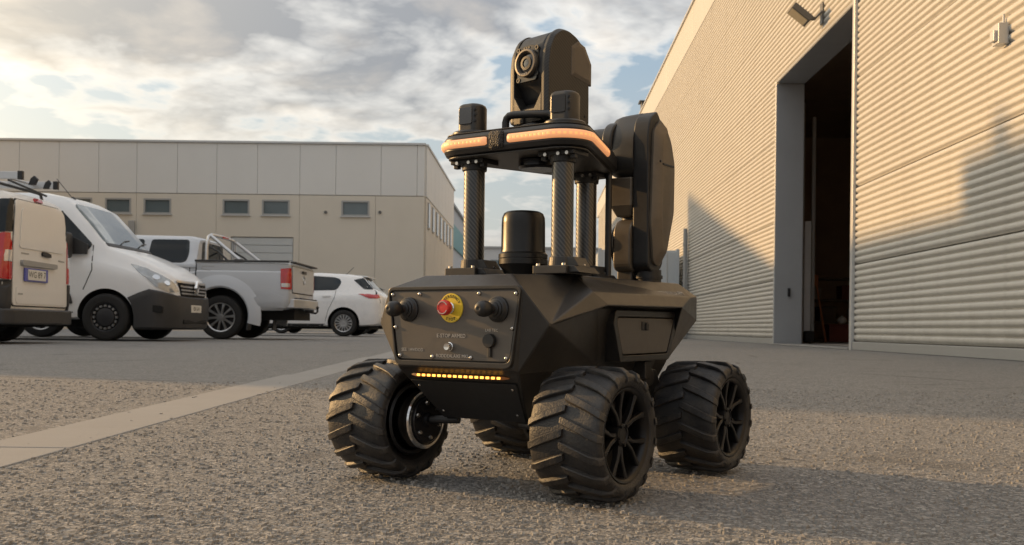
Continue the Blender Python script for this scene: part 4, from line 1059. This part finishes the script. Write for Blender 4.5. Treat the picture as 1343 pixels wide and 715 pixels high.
def car_wheel(parent, x, y, r, w, sg, style, n=10):
    fl = Matrix(((1, 0, 0, 0), (0, 0, sg, 0), (0, 1, 0, 0), (0, 0, 0, 1)))
    rr = r * (.66 if style != 'van' else .60)
    m_ = MB(); m_.lathe([(rr, w * .38), (rr + .01, w * .47), (r * .86, w * .52), (r * .95, w * .48), (r * .985, w * .40), (r, w * .25), (r, -w * .25), (r * .97, -w * .45), (r * .85, -w * .5), (rr, -w * .45)], fl, 44, closed=True)
    t = m_.build('wheel', M['cartyre'], parent, smooth=40, loc=(x, y, r))
    m_ = MB(); m_.lathe([(0, w * .10), (rr * .96, w * .10), (rr * .96, w * .40), (rr * 1.01, w * .43), (rr * 1.02, w * .38), (rr * 1.02, -w * .3), (0, -w * .3)], fl, 40); m_.build('rim', M['hubcap'] if style == 'van' else M['hull_dark'], t, smooth=35)
    if style == 'van':
        m_ = MB(); m_.lathe([(0, w * .50), (rr * .40, w * .49), (rr * .62, w * .44), (rr * .68, w * .36), (0, w * .36)], fl, 32); m_.build('hub_cap', M['hubcap'], t, smooth=40)
        for k in range(16):
            a = 2 * PI * k / 16; m_ = MB(); m_.box((0, 0, 0), (rr * .14, .03, rr * .17)); me = m_.mesh('rim_tab', M['alloy'])
            put('rim_tab', me, t, loc=fl @ Vector((rr * .80 * math.cos(a), rr * .80 * math.sin(a), w * .40)), rot=(0, -a, 0))
    else:
        me = None
        m_ = MB(); m_.loft([[(rr * .16, -.022, 0), (rr * .16, .022, 0), (rr * .16, .016, .03), (rr * .16, -.016, .03)], [(rr * .6, -.019, .012), (rr * .6, .019, .012), (rr * .6, .012, .040), (rr * .6, -.012, .040)], [(rr * .98, -.028, .012), (rr * .98, .028, .012), (rr * .98, .022, .034), (rr * .98, -.022, .034)]])
        m_.bm.transform(fl @ Matrix.Translation((0, 0, w * .22))); me = m_.mesh('spoke', M['alloy'], 30)
        for k in range(n): put('spoke', me, t, rot=(0, 2 * PI * k / n + .1, 0))
        m_ = MB(); m_.lathe([(rr * .93, w * .40), (rr * 1.0, w * .44), (rr * 1.03, w * .40), (rr * .95, w * .34)], fl, 40, closed=True); m_.build('rim_lip', M['alloy'], t, smooth=40)
        m_ = MB(); m_.lathe([(0, w * .42), (rr * .20, w * .40), (rr * .22, w * .2), (0, w * .2)], fl, 24); m_.build('hub_cap', M['alloy'], t, smooth=40)
    return t

# ---- large white van, nose towards the yard -------------------------------
v = thing('delivery_van', 'large white panel van with black bumper and grille facing right', 'van', (-5.2, 15.15, .004))
st = [(-5.45, .35, 1.15, 2.12, .93, .80), (-1.95, .30, 1.15, 2.14, .95, .80), (-1.62, .30, 1.15, 2.075, .95, .79), (-1.46, .30, 1.15, 1.99, .95, .785), (-1.20, .30, 1.13, 1.70, .95, .80), (-.96, .30, 1.10, 1.40, .945, .82), (-.90, .30, 1.08, 1.345, .94, .82),
      (-.62, .28, 1.0, 1.245, .93, .79), (-.36, .27, .92, 1.13, .91, .74), (-.18, .26, .84, 1.03, .86, .68), (-.08, .26, .78, .955, .79, .62), (-.02, .27, .72, .90, .70, .56), (.0, .3, .70, .86, .64, .5)]
body, bv = car_body('body', st, v, M['white_paint'], [(-.91, .345, .395), (-4.45, .345, .395)], .95)
patch('windscreen', rpoly([(-.80, 1.385), (.80, 1.385), (.735, 1.955), (-.735, 1.955)], .07, 5), bv, M['wind_glass'], v, .006, ('x', 1))
patch('cowl', rpoly([(-.80, 1.345), (.80, 1.345), (.80, 1.392), (-.80, 1.392)], .015, 3), bv, M['bumper'], v, .009, ('x', 1))
for y_ in (-.35, .3):
    m_ = MB(); m_.tube([(-.93, y_, 1.415), (-1.0, y_ + .28, 1.475), (-1.03, y_ + .52, 1.50)], .010, 6); m_.build('wiper', M['bumper'], v)
for o in patch2('side_window', rpoly([(-1.13, 1.37), (-1.575, 1.83), (-2.20, 1.86), (-2.20, 1.29), (-1.17, 1.29)], .03, 3), bv, M['car_glass'], v, .006): pass
patch2('door_seam', seam([(-1.12, 1.36), (-1.10, 1.0), (-1.22, .72)], .012), bv, M['well'], v, .003)
patch2('door_seam', seam([(-2.24, 1.9), (-2.24, .42)], .012), bv, M['well'], v, .003)
patch2('door_seam', seam([(-1.36, .40), (-2.24, .40)], .012), bv, M['well'], v, .003)
patch2('rubbing_strip', rpoly([(-1.36, .52), (-2.2, .52), (-2.2, .66), (-1.40, .66)], .02, 3), bv, M['bumper'], v, .02)
patch2('door_handle', rpoly([(-1.98, 1.08), (-2.16, 1.08), (-2.16, 1.13), (-1.98, 1.13)], .02, 3), bv, M['bumper'], v, .03)
for sg in (1, -1):
    m_ = MB(); m_.loft([rrx for rrx in [[(-1.40 + du, sg * (y_), 1.335 + dz) for du, dz in rrect(.13 * s_, .36 * s_, .04, 4)] for y_, s_ in ((1.00, .8), (1.04, 1), (1.16, 1), (1.20, .85))]]); mi_ = m_.build('mirror', M['bumper'], v, smooth=40)
    m_ = MB(); m_.prism([(-1.46, 1.22), (-1.17, 1.22), (-1.15, 1.36), (-1.46, 1.50)], 'y', sg * .935, sg * .965); m_.cyl((-1.40, sg * .95, 1.26), (-1.40, sg * 1.03, 1.26), .04, n=12); m_.build('mirror_bracket', M['bumper'], mi_)
    hl = [(-.56, .93, 1.145), (-.36, .90, 1.11), (-.16, .80, .985), (-.05, .64, .83), (-.03, .60, .715), (-.11, .74, .69), (-.22, .88, .775), (-.40, .93, .96)]
    hl = [(p[0], p[1] * sg, p[2]) for p in hl]
    o = patch('headlight', hl, bv, M['head_lens'], v, .010, None, .05)
    for px_, py_, pz_, r_ in ((-.22, .845, .93, .055), (-.12, .75, .815, .045)):
        loc, nrm, _, _ = bv.find_nearest(Vector((px_, py_ * sg, pz_))); m_ = MB(); m_.cyl(loc + nrm * .008, loc + nrm * .016, r_, r_ * .9, 20); m_.build('lamp_bowl', M['chrome'], o)
# bumper: a wrap-round moulding
def plan(xb, d_, e):
    half = [(xb, .945), (-.42, .960), (-.27, .950), (-.13, .90), (-.03, .785), (.025, .56), (.04, .25), (.045, 0)]
    p = [(x + (d_ if x > xb else 0), y + e) for x, y in half]; return p + [(x, -y) for x, y in p[-2::-1]]
ztop = [.615, .685, .74, .715, .685, .66, .65, .65]; ztop = ztop + ztop[-2::-1]
m_ = MB(); m_.loft([[(x, y, .165 + f_ * (zt_ - .165)) for (x, y), zt_ in zip(plan(xb, d_, e), ztop)] for f_, xb, d_, e in ((0, -.50, -.05, -.03), (.06, -.505, -.01, 0), (.40, -.50, .02, .010), (.66, -.52, .018, .012), (.85, -.55, .012, .012), (.96, -.585, .008, .008), (1.0, -.60, -.02, -.004))])
bo = m_.build('bumper', M['bumper'], v, smooth=35)
m_ = MB(); m_.box((.02, 0, .415), (.05, 1.06, .045)); m_.box((.02, 0, .285), (.06, .98, .06)); m_.build('lower_grille', M['well'], bo, bevel=.01)
for sg in (1, -1):
    m_ = MB(); m_.prism(rpoly([(-.33, .43), (-.10, .40), (-.10, .50), (-.33, .52)], .02, 3), 'y', sg * .80, sg * .955); m_.build('fog_recess', M['well'], bo)
m_ = MB(); m_.box((.058, .0, .475), (.012, .44, .11)); npl = m_.build('number_plate', M['plate'], v, bevel=.004)
lettering('lettering', 'BX 614', .085, frame_mtx((.0655, 0, .475), (0, 1, 0), (0, 0, 1)), M['black_print'], npl)
patch('grille', rpoly([(-.60, .845), (.60, .845), (.50, .655), (-.50, .655)], .04, 4), bv, M['well'], v, .016, ('x', 1))
for k, z_ in enumerate((.695, .745, .795)):
    patch('grille_bar', [(-.55 + (2 - k) * .02, z_ - .011), (.55 - (2 - k) * .02, z_ - .011), (.55 - (2 - k) * .02, z_ + .011), (-.55 + (2 - k) * .02, z_ + .011)], bv, M['alloy'], v, .030, ('x', 1))
for k in range(9):
    y_ = -.48 + .12 * k
    patch('grille_bar', [(y_ - .006, .665), (y_ + .006, .665), (y_ + .006, .83), (y_ - .006, .83)], bv, M['bumper'], v, .026, ('x', 1))
patch('grille_trim', rpoly([(-.61, .845), (.61, .845), (.60, .875), (-.60, .875)], .01, 2), bv, M['alloy'], v, .022, ('x', 1))
m_ = MB(); dia = [(0, .115), (.058, 0), (0, -.115), (-.058, 0)]; dii = [(0, .06), (.026, 0), (0, -.06), (-.026, 0)]
m_.loft([[(.05, u, .79 + w) for u, w in dia], [(.085, u * .9, .79 + w * .9) for u, w in dia], [(.085, u, .79 + w) for u, w in dii], [(.05, u, .79 + w) for u, w in dii]], cap=False); m_.box((.045, 0, .79), (.02, .08, .16)); m_.build('emblem', M['chrome'], v, bevel=.003)
m_ = MB(); m_.tube([(-1.62, -.42, 2.06), (-1.86, -.42, 2.35)], .006, 6); m_.cyl((-1.60, -.42, 2.045), (-1.63, -.42, 2.085), .03, .018, 10); m_.build('antenna', M['bumper'], v)
for x_ in (-.91, -4.45):
    for sg in (1, -1): car_wheel(v, x_, sg * .845, .335, .205, sg, 'van')
m_ = MB(); m_.box((-2.7, 0, .27), (3.0, 1.3, .16)); m_.build('underbody', M['well'], v)

# ---- small cream van, tail towards the yard --------------------------------
v = thing('small_van', 'small cream van with ladder rack seen from behind at left edge', 'van', (-5.95, 12.0, .004), PI)
st = [(0.0, .40, 1.0, 1.64, .725, .60), (.03, .36, 1.0, 1.70, .775, .645), (.10, .34, 1.0, 1.745, .80, .665), (.25, .32, 1.0, 1.775, .805, .67), (2.2, .3, 1.0, 1.80, .805, .67), (2.6, .3, 1.0, 1.72, .80, .66), (3.2, .3, 1.0, 1.2, .80, .66), (4.0, .3, .9, .98, .72, .55)]
body, bv = car_body('body', st, v, M['cream_paint'], [(.82, .30, .355), (3.25, .30, .355)], .805)
patch('rear_door', rpoly([(.645, .425), (-.70, .425), (-.735, .60), (-.72, 1.10), (-.60, 1.60), (-.50, 1.66), (.585, 1.66), (.63, 1.10)], .06, 5), bv, M['well'], v, .003, ('x', -1))
dr_ = patch('rear_door', rpoly([(.632, .44), (-.688, .44), (-.722, .60), (-.706, 1.10), (-.588, 1.59), (-.49, 1.645), (.573, 1.645), (.617, 1.10)], .06, 5), bv, M['cream_paint'], v, .014, ('x', -1))
patch('door_pressing', rpoly([(.50, 1.10), (-.57, 1.10), (-.50, 1.53), (.45, 1.56)], .05, 5), bv, M['cream_paint'], dr_, .024, ('x', -1))
patch('door_pressing', rpoly([(.56, .46), (-.60, .46), (-.60, .63), (.56, .66)], .04, 4), bv, M['cream_paint'], dr_, .020, ('x', -1))
patch('handle_bar', rpoly([(.47, .90), (-.36, .90), (-.36, .955), (.47, .965)], .025, 4), bv, M['trim_grey'], v, .05, ('x', -1))
patch('latch', rpoly([(-.02, 1.04), (-.22, 1.03), (-.22, 1.07), (-.10, 1.09), (-.02, 1.09)], .012, 3), bv, M['hull_dark'], dr_, .04, ('x', -1))
m_ = MB(); m_.box((-.030, .13, .80), (.02, .54, .155)); pf = m_.build('plate_frame', M['plate_blue'], v, bevel=.004)
m_ = MB(); m_.box((-.0415, .13, .80), (.006, .42, .125)); m_.build('number_plate', M['plate'], pf, bevel=.003)
lettering('lettering', 'WG 89 7', .105, frame_mtx((-.0452, .13, .80), (0, -1, 0), (0, 0, 1)), M['black_print'], pf)
patch('brake_light', rpoly([(.11, 1.665), (-.07, 1.665), (-.07, 1.70), (.11, 1.70)], .01, 3), bv, M['tail_red'], v, .02, ('x', -1))
for sg in (1, -1):
    patch('tail_light', [(0.0, sg * .66, .73), (.02, sg * .77, .73), (.14, sg * .81, .75), (.16, sg * .80, 1.22), (.03, sg * .76, 1.26), (.01, sg * .665, 1.25)], bv, M['tail_red'], v, .022, None, .06)
    patch('lamp_insert', [(0.0, sg * .665, .93), (.02, sg * .77, .93), (.02, sg * .765, 1.06), (.01, sg * .665, 1.06)], bv, M['tail_clear'], v, .027, None, .06)
    patch('corner_glass', [(0.0, sg * .645, 1.27), (.03, sg * .765, 1.27), (.14, sg * .80, 1.26), (.14, sg * .73, 1.64), (.03, sg * .66, 1.65), (.01, sg * .60, 1.65)], bv, M['car_glass'], v, .018, None, .06)
m_ = MB()
m_.loft([[(x, y, z) for x, y in [(.50, .815), (.12, .83), (.0, .80), (-.07, .70), (-.10, .4), (-.105, 0), (-.10, -.4), (-.07, -.70), (.0, -.80), (.12, -.83), (.50, -.815)]] for z in (.22, .26, .36, .40)])
bo = m_.build('bumper', M['bumper'], v, smooth=30, bevel=.02)
patch2('bumper_corner', [(-.0, .68, .40), (.03, .79, .40), (.4, .81, .38), (.42, .81, .62), (.16, .81, .73), (.02, .775, .72), (.0, .68, .72)], bv, M['bumper'], v, .03, view=None, maxlen=.07)
patch('badge', [(.45, 1.035), (.28, 1.035), (.28, 1.05), (.45, 1.05)], bv, M['trim_grey'], dr_, .018, ('x', -1))
patch('badge', [(.52, .565), (.42, .565), (.42, .58), (.52, .58)], bv, M['trim_grey'], dr_, .024, ('x', -1))
patch('badge', [(-.45, 1.0), (-.60, .995), (-.60, 1.012), (-.45, 1.017)], bv, M['trim_grey'], dr_, .018, ('x', -1))
for x_ in (.82, 3.25):
    for sg in (1, -1): car_wheel(v, x_, sg * .70, .305, .19, sg, 'van')
m_ = MB(); m_.box((2.0, 0, .27), (3.6, 1.0, .16)); m_.cyl((.82, -.6, .30), (.82, .6, .30), .06, n=12); m_.cyl((.1, -.35, .24), (.7, -.35, .26), .035, n=10); m_.build('underbody', M['well'], v)
for x_ in (.30, 1.5):
    m_ = MB(); m_.tube([(x_, .66, 1.765), (x_, .62, 1.845), (x_, .55, 1.855), (x_, -.55, 1.855), (x_, -.62, 1.845), (x_, -.66, 1.765)], .018, 8); m_.build('roof_bar', M['bumper'], v)
m_ = MB(); m_.tube([(.22, -.60, 1.83), (.22, .3, 1.90)], .014, 8); m_.build('rack_stay', M['bumper'], v)
ld_ = thing('ladder', 'aluminium extension ladder lying on the roof rack of the small van', 'ladder', (-5.86, 12.0, 1.882), PI)
for y_, z_, l0 in ((.52, .045, .06), (-.30, .045, .05)):
    m_ = MB(); m_.box((l0 + 1.3, y_, z_), (2.6, .035, .085)); rl = m_.build('rail', M['alu'], ld_, bevel=.004)
    m_ = MB(); m_.box((l0 - .005, y_, z_), (.06, .045, .10)); m_.build('end_cap', M['plastic'], rl, bevel=.006)
for k in range(8):
    m_ = MB(); m_.cyl((.32 + .29 * k, -.30, .05), (.32 + .29 * k, .52, .05), .015, n=8); m_.build('rung', M['alu'], ld_)
for y_ in (-.30, .05):
    m_ = MB(); m_.prism([(.12, .00), (.20, .00), (.17, .08), (.13, .11), (.09, .07)], 'y', y_ - .02, y_ + .02); m_.build('hook', M['plastic'], ld_, bevel=.004)

# ---- silver pickup, tail towards the yard -----------------------------------
v = thing('pickup_truck', 'silver double cab pickup with chrome sports bar behind the white van', 'pickup', (-4.22, 18.05, .004), PI)
st = [(0.0, .62, 1.16, 1.30, .86, .84), (.03, .58, 1.16, 1.315, .905, .885), (.10, .52, 1.16, 1.32, .925, .905), (.35, .50, 1.16, 1.325, .93, .91), (1.60, .48, 1.16, 1.325, .93, .91), (1.62, .46, 1.14, 1.26, .93, .89), (3.9, .46, 1.10, 1.22, .93, .86), (4.6, .46, 1.02, 1.14, .92, .80), (5.0, .5, .95, 1.02, .84, .70), (5.1, .55, .9, .95, .7, .6)]
body, bv = car_body('body', st, v, M['silver_paint'], [(1.185, .38, .50), (4.25, .38, .50)], .93)
stc = [(1.62, 1.15, 1.30, 1.72, .90, .70), (1.66, 1.15, 1.30, 1.755, .905, .72), (1.80, 1.15, 1.30, 1.785, .905, .735), (2.9, 1.15, 1.28, 1.80, .905, .735), (3.2, 1.15, 1.26, 1.72, .90, .73), (3.9, 1.1, 1.19, 1.25, .88, .72)]
m_ = MB(); m_.loft([section(*q) for q in interp(stc)]); cab = m_.build('cab', M['silver_paint'], v, smooth=32)
bm = bmesh.new(); bm.from_mesh(cab.data); bmesh.ops.triangulate(bm, faces=bm.faces); bc = BVHTree.FromBMesh(bm); bm.free()
patch2('side_window', rpoly([(1.79, 1.325), (1.755, 1.45), (1.775, 1.70), (2.42, 1.70), (2.46, 1.36), (2.26, 1.30), (1.86, 1.295)], .05, 4), bc, M['car_glass'], v, .006)
patch2('side_window', rpoly([(2.56, 1.32), (2.54, 1.70), (3.05, 1.70), (3.55, 1.34)], .05, 4), bc, M['car_glass'], v, .006)
patch('rear_window', rpoly([(-.60, 1.36), (.60, 1.36), (.55, 1.68), (-.55, 1.68)], .05, 4), bc, M['car_glass'], v, .006, ('x', -1))
patch2('door_seam', seam([(1.72, 1.29), (1.72, 1.0), (1.80, .62)], .014), bv, M['well'], v, .003)
patch2('bed_gap', seam([(1.61, 1.32), (1.61, .56)], .022), bv, M['well'], v, .003)
for sg in (1, -1):
    m_ = MB(); m_.box((.83, sg * .893, 1.335), (1.60, .07, .035)); m_.build('bed_rail', M['bumper'], v, bevel=.008)
    # flared wheel arch
    m_ = MB(); rings = []
    for k in range(25):
        a = R(-14 + 208 * k / 24); ca, sa = math.cos(a), math.sin(a); cx, cz = 1.185, .40
        e = .5 if k in (0, 24) else 1
        rings.append([(cx + ca * r_, sg * y_, max(.50, cz + sa * r_) if False else cz + sa * r_) for r_, y_ in ((.485, .905), (.485, .955), (.51, .972), (.56, .966), (.64, .950), (.70, .932), (.70, .900))])
    m_.loft(rings); m_.build('wheel_arch', M['silver_paint'], v, smooth=40)
    m_ = MB(); m_.box((.70, sg * .83, .36), (.02, .24, .40), Matrix.Rotation(R(-8), 3, 'Y')); m_.build('mud_flap', M['bumper'], v, bevel=.004)
    patch('tail_light', [(.0, sg * .85, .86), (.03, sg * .90, .86), (.155, sg * .93, .87), (.165, sg * .93, 1.21), (.03, sg * .90, 1.225), (.0, sg * .85, 1.22)], bv, M['tail_red'], v, .012, None, .05)
    patch('lamp_insert', [(.02, sg * .89, .90), (.145, sg * .93, .90), (.145, sg * .93, .965), (.02, sg * .89, .965)], bv, M['tail_clear'], v, .016, None, .05)
    patch('fuel_flap' if sg > 0 else 'panel_crease', seam([(1.30, 1.24), (1.50, 1.24), (1.52, 1.20), (1.36, 1.17)], .008), bv, M['trim_grey'], v, .002, ('y', sg))
    patch('bumper_side', rpoly([(.06, .52), (.50, .52), (.62, .72), (.30, .80), (.06, .72)], .03, 3), bv, M['silver_paint'], v, .022, ('y', sg))
patch('tailgate', rpoly([(-.80, .80), (.80, .80), (.82, 1.27), (-.82, 1.27)], .03, 4), bv, M['well'], v, .003, ('x', -1))
tg = patch('tailgate', rpoly([(-.785, .815), (.785, .815), (.805, 1.26), (-.805, 1.26)], .03, 4), bv, M['silver_paint'], v, .018, ('x', -1))
m_ = MB(); m_.box((-.03, 0, 1.19), (.02, .26, .05)); m_.build('tailgate_handle', M['bumper'], tg, bevel=.005)
m_ = MB(); mx_ = frame_mtx((-.02, 0, 1.05), (0, -1, 0), (0, 0, 1)); m_.lathe([(.060, .004), (.075, .004), (.073, .012), (.062, .012)], mx_, 32, closed=True)
m_.bm.verts.ensure_lookup_table(); m_.build('emblem', M['chrome'], tg, smooth=40)
m_ = MB(); m_.box((-.03, 0, 1.325), (.09, 1.70, .03)); m_.build('tailgate_cap', M['bumper'], v, bevel=.008)
m_ = MB(); m_.loft([[(x, y, z) for x, y in [(.08, .86), (-.06, .84), (-.13, .70), (-.15, .3), (-.15, -.3), (-.13, -.70), (-.06, -.84), (.08, -.86)]] for z in (.545, .57, .68, .70)]); bo = m_.build('rear_bumper', M['alu'], v, smooth=30, bevel=.012)
m_ = MB(); m_.box((-.06, 0, .715), (.14, 1.2, .02)); m_.build('step_pad', M['bumper'], bo, bevel=.005)
m_ = MB(); m_.box((-.13, 0, .50), (.14, .10, .06)); m_.tube([(-.15, 0, .48), (-.24, 0, .47), (-.27, 0, .50), (-.27, 0, .55)], .018, 8); m_.sphere((-.27, 0, .57), .028, 12); m_.build('tow_hitch', M['hull_dark'], bo)
m_ = MB(); m_.box((2.2, 0, .43), (4.4, 1.2, .18)); m_.cyl((1.185, -.75, .38), (1.185, .75, .38), .06, n=12); m_.sphere((1.185, 0, .38), .14, 14); m_.build('underbody', M['well'], v)
for sg in (1, -1):
    for nm, pts in (('bar', [(1.47, sg * .80, 1.34), (1.47, sg * .775, 1.62), (1.46, sg * .73, 1.76), (1.44, sg * .62, 1.80), (1.43, 0, 1.81)]), ('bar', [(1.42, sg * .71, 1.775), (1.15, sg * .765, 1.56), (.90, sg * .80, 1.36)])):
        m_ = MB(); m_.tube(pts, .030, 12); m_.build('sports_bar', M['alu'], v, smooth=50)
    m_ = MB(); m_.tube([(1.46, sg * .76, 1.60), (1.28, sg * .74, 1.50), (1.10, sg * .79, 1.34)], .018, 8); m_.build('bar_brace', M['bumper'], v, smooth=50)
    m_ = MB(); m_.box((.90, sg * .83, 1.355), (.14, .10, .03)); m_.build('bar_foot', M['bumper'], v, bevel=.005)
m_ = MB(); m_.box((1.39, 0, 1.80), (.03, .26, .035)); m_.build('brake_light', M['tail_red'], v, bevel=.005)
for x_ in (1.185, 4.25):
    for sg in (1, -1): car_wheel(v, x_, sg * .80, .375, .245, sg, 'alloy', 10)

# ---- white hatchback ----------------------------------------------------------
def hatch(label, loc, paint, group=None):
    v = thing('hatchback', label, 'car', loc, PI, group)
    st = [(0.0, .38, .88, .97, .60, .52), (.03, .33, .90, 1.02, .72, .62), (.09, .29, .94, 1.09, .79, .66), (.18, .27, .97, 1.15, .825, .64), (.30, .26, .99, 1.28, .84, .60), (.44, .25, 1.0, 1.44, .85, .585), (.52, .25, 1.0, 1.49, .855, .59), (.85, .24, 1.0, 1.53, .86, .60), (1.6, .23, .98, 1.56, .86, .61), (2.3, .23, .96, 1.53, .86, .61), (2.6, .23, .95, 1.40, .86, .62), (3.2, .23, .92, 1.02, .85, .62), (3.8, .25, .85, .90, .80, .55), (4.1, .3, .72, .76, .62, .45)]
    body, bv = car_body('body', st, v, paint, [(.90, .325, .385), (3.42, .325, .385)], .86)
    patch2('side_window', rpoly([(.99, 1.30), (1.02, 1.39), (1.16, 1.435), (1.78, 1.47), (1.78, 1.10), (1.08, 1.12)], .09, 6), bv, M['car_glass'], v, .006)
    patch2('side_window', rpoly([(1.86, 1.09), (1.86, 1.465), (2.28, 1.44), (2.86, 1.06)], .05, 4), bv, M['car_glass'], v, .006)
    patch('rear_window', rpoly([(-.60, 1.165), (.60, 1.165), (.51, 1.435), (-.51, 1.435)], .05, 4), bv, M['car_glass'], v, .006, ('x', -1))
    patch2('quarter_glass', rpoly([(.70, 1.375), (.47, 1.43), (.36, 1.30), (.21, 1.15), (.42, 1.145)], .03, 3), bv, M['car_glass'], v, .008)
    for sg in (1, -1):
        tl = patch('tail_light', [(.02, sg * .70, .965), (.10, sg * .80, .93), (.28, sg * .84, .93), (.36, sg * .845, .96), (.55, sg * .85, 1.045), (.40, sg * .85, 1.065), (.16, sg * .80, 1.06), (.06, sg * .72, 1.04)], bv, M['tail_red'], v, .012, None, .06)
    patch2('door_seam', seam([(1.10, 1.11), (1.12, .95), (1.28, .62), (1.34, .36)], .010), bv, M['well'], v, .002)
    patch2('door_seam', seam([(1.82, 1.09), (1.82, .36)], .010), bv, M['well'], v, .002)
    patch2('door_handle', rpoly([(1.22, .955), (1.42, .955), (1.42, .985), (1.22, .985)], .012, 3), bv, paint, v, .025)
    patch('tailgate', seam([(-.70, .80), (-.74, 1.0), (-.62, 1.14)], .012), bv, M['well'], v, .003, ('x', -1))
    patch('tailgate', seam([(.70, .80), (.74, 1.0), (.62, 1.14)], .012), bv, M['well'], v, .003, ('x', -1))
    patch('number_plate', rpoly([(-.26, .74), (.26, .74), (.26, .84), (-.26, .84)], .01, 2), bv, M['plate'], v, .012, ('x', -1))
    patch('bumper_insert', rpoly([(-.62, .36), (.62, .36), (.66, .47), (-.66, .47)], .03, 3), bv, M['bumper'], v, .008, ('x', -1))
    m_ = MB(); m_.box((.50, 0, 1.475), (.26, 1.04, .03), Matrix.Rotation(R(-7), 3, 'Y')); m_.build('roof_spoiler', paint, v, bevel=.01)
    m_ = MB(); m_.tube([(1.00, 0, 1.54), (.82, 0, 1.72)], .007, 6); m_.cyl((1.02, 0, 1.53), (.98, 0, 1.56), .03, .012, 10); m_.build('antenna', M['bumper'], v)
    m_ = MB(); m_.box((2.1, 0, .24), (3.6, 1.3, .14)); m_.cyl((.05, -.45, .28), (.4, -.45, .28), .035, n=10); m_.build('underbody', M['well'], v)
    patch2('sill', rpoly([(1.34, .24), (2.98, .24), (2.98, .30), (1.34, .30)], .02, 3), bv, M['bumper'], v, .006)
    for x_ in (.90, 3.42):
        for sg in (1, -1): car_wheel(v, x_, sg * .765, .32, .20, sg, 'alloy', 15)
    return v
hatch('white five door hatchback parked beyond the silver pickup', (-3.80, 25.2, .004), M['white_paint2'])
hatch('dark hatchback mostly hidden beyond the white hatchback and robot', (-4.62, 32.4, .004), M['dark_paint'])
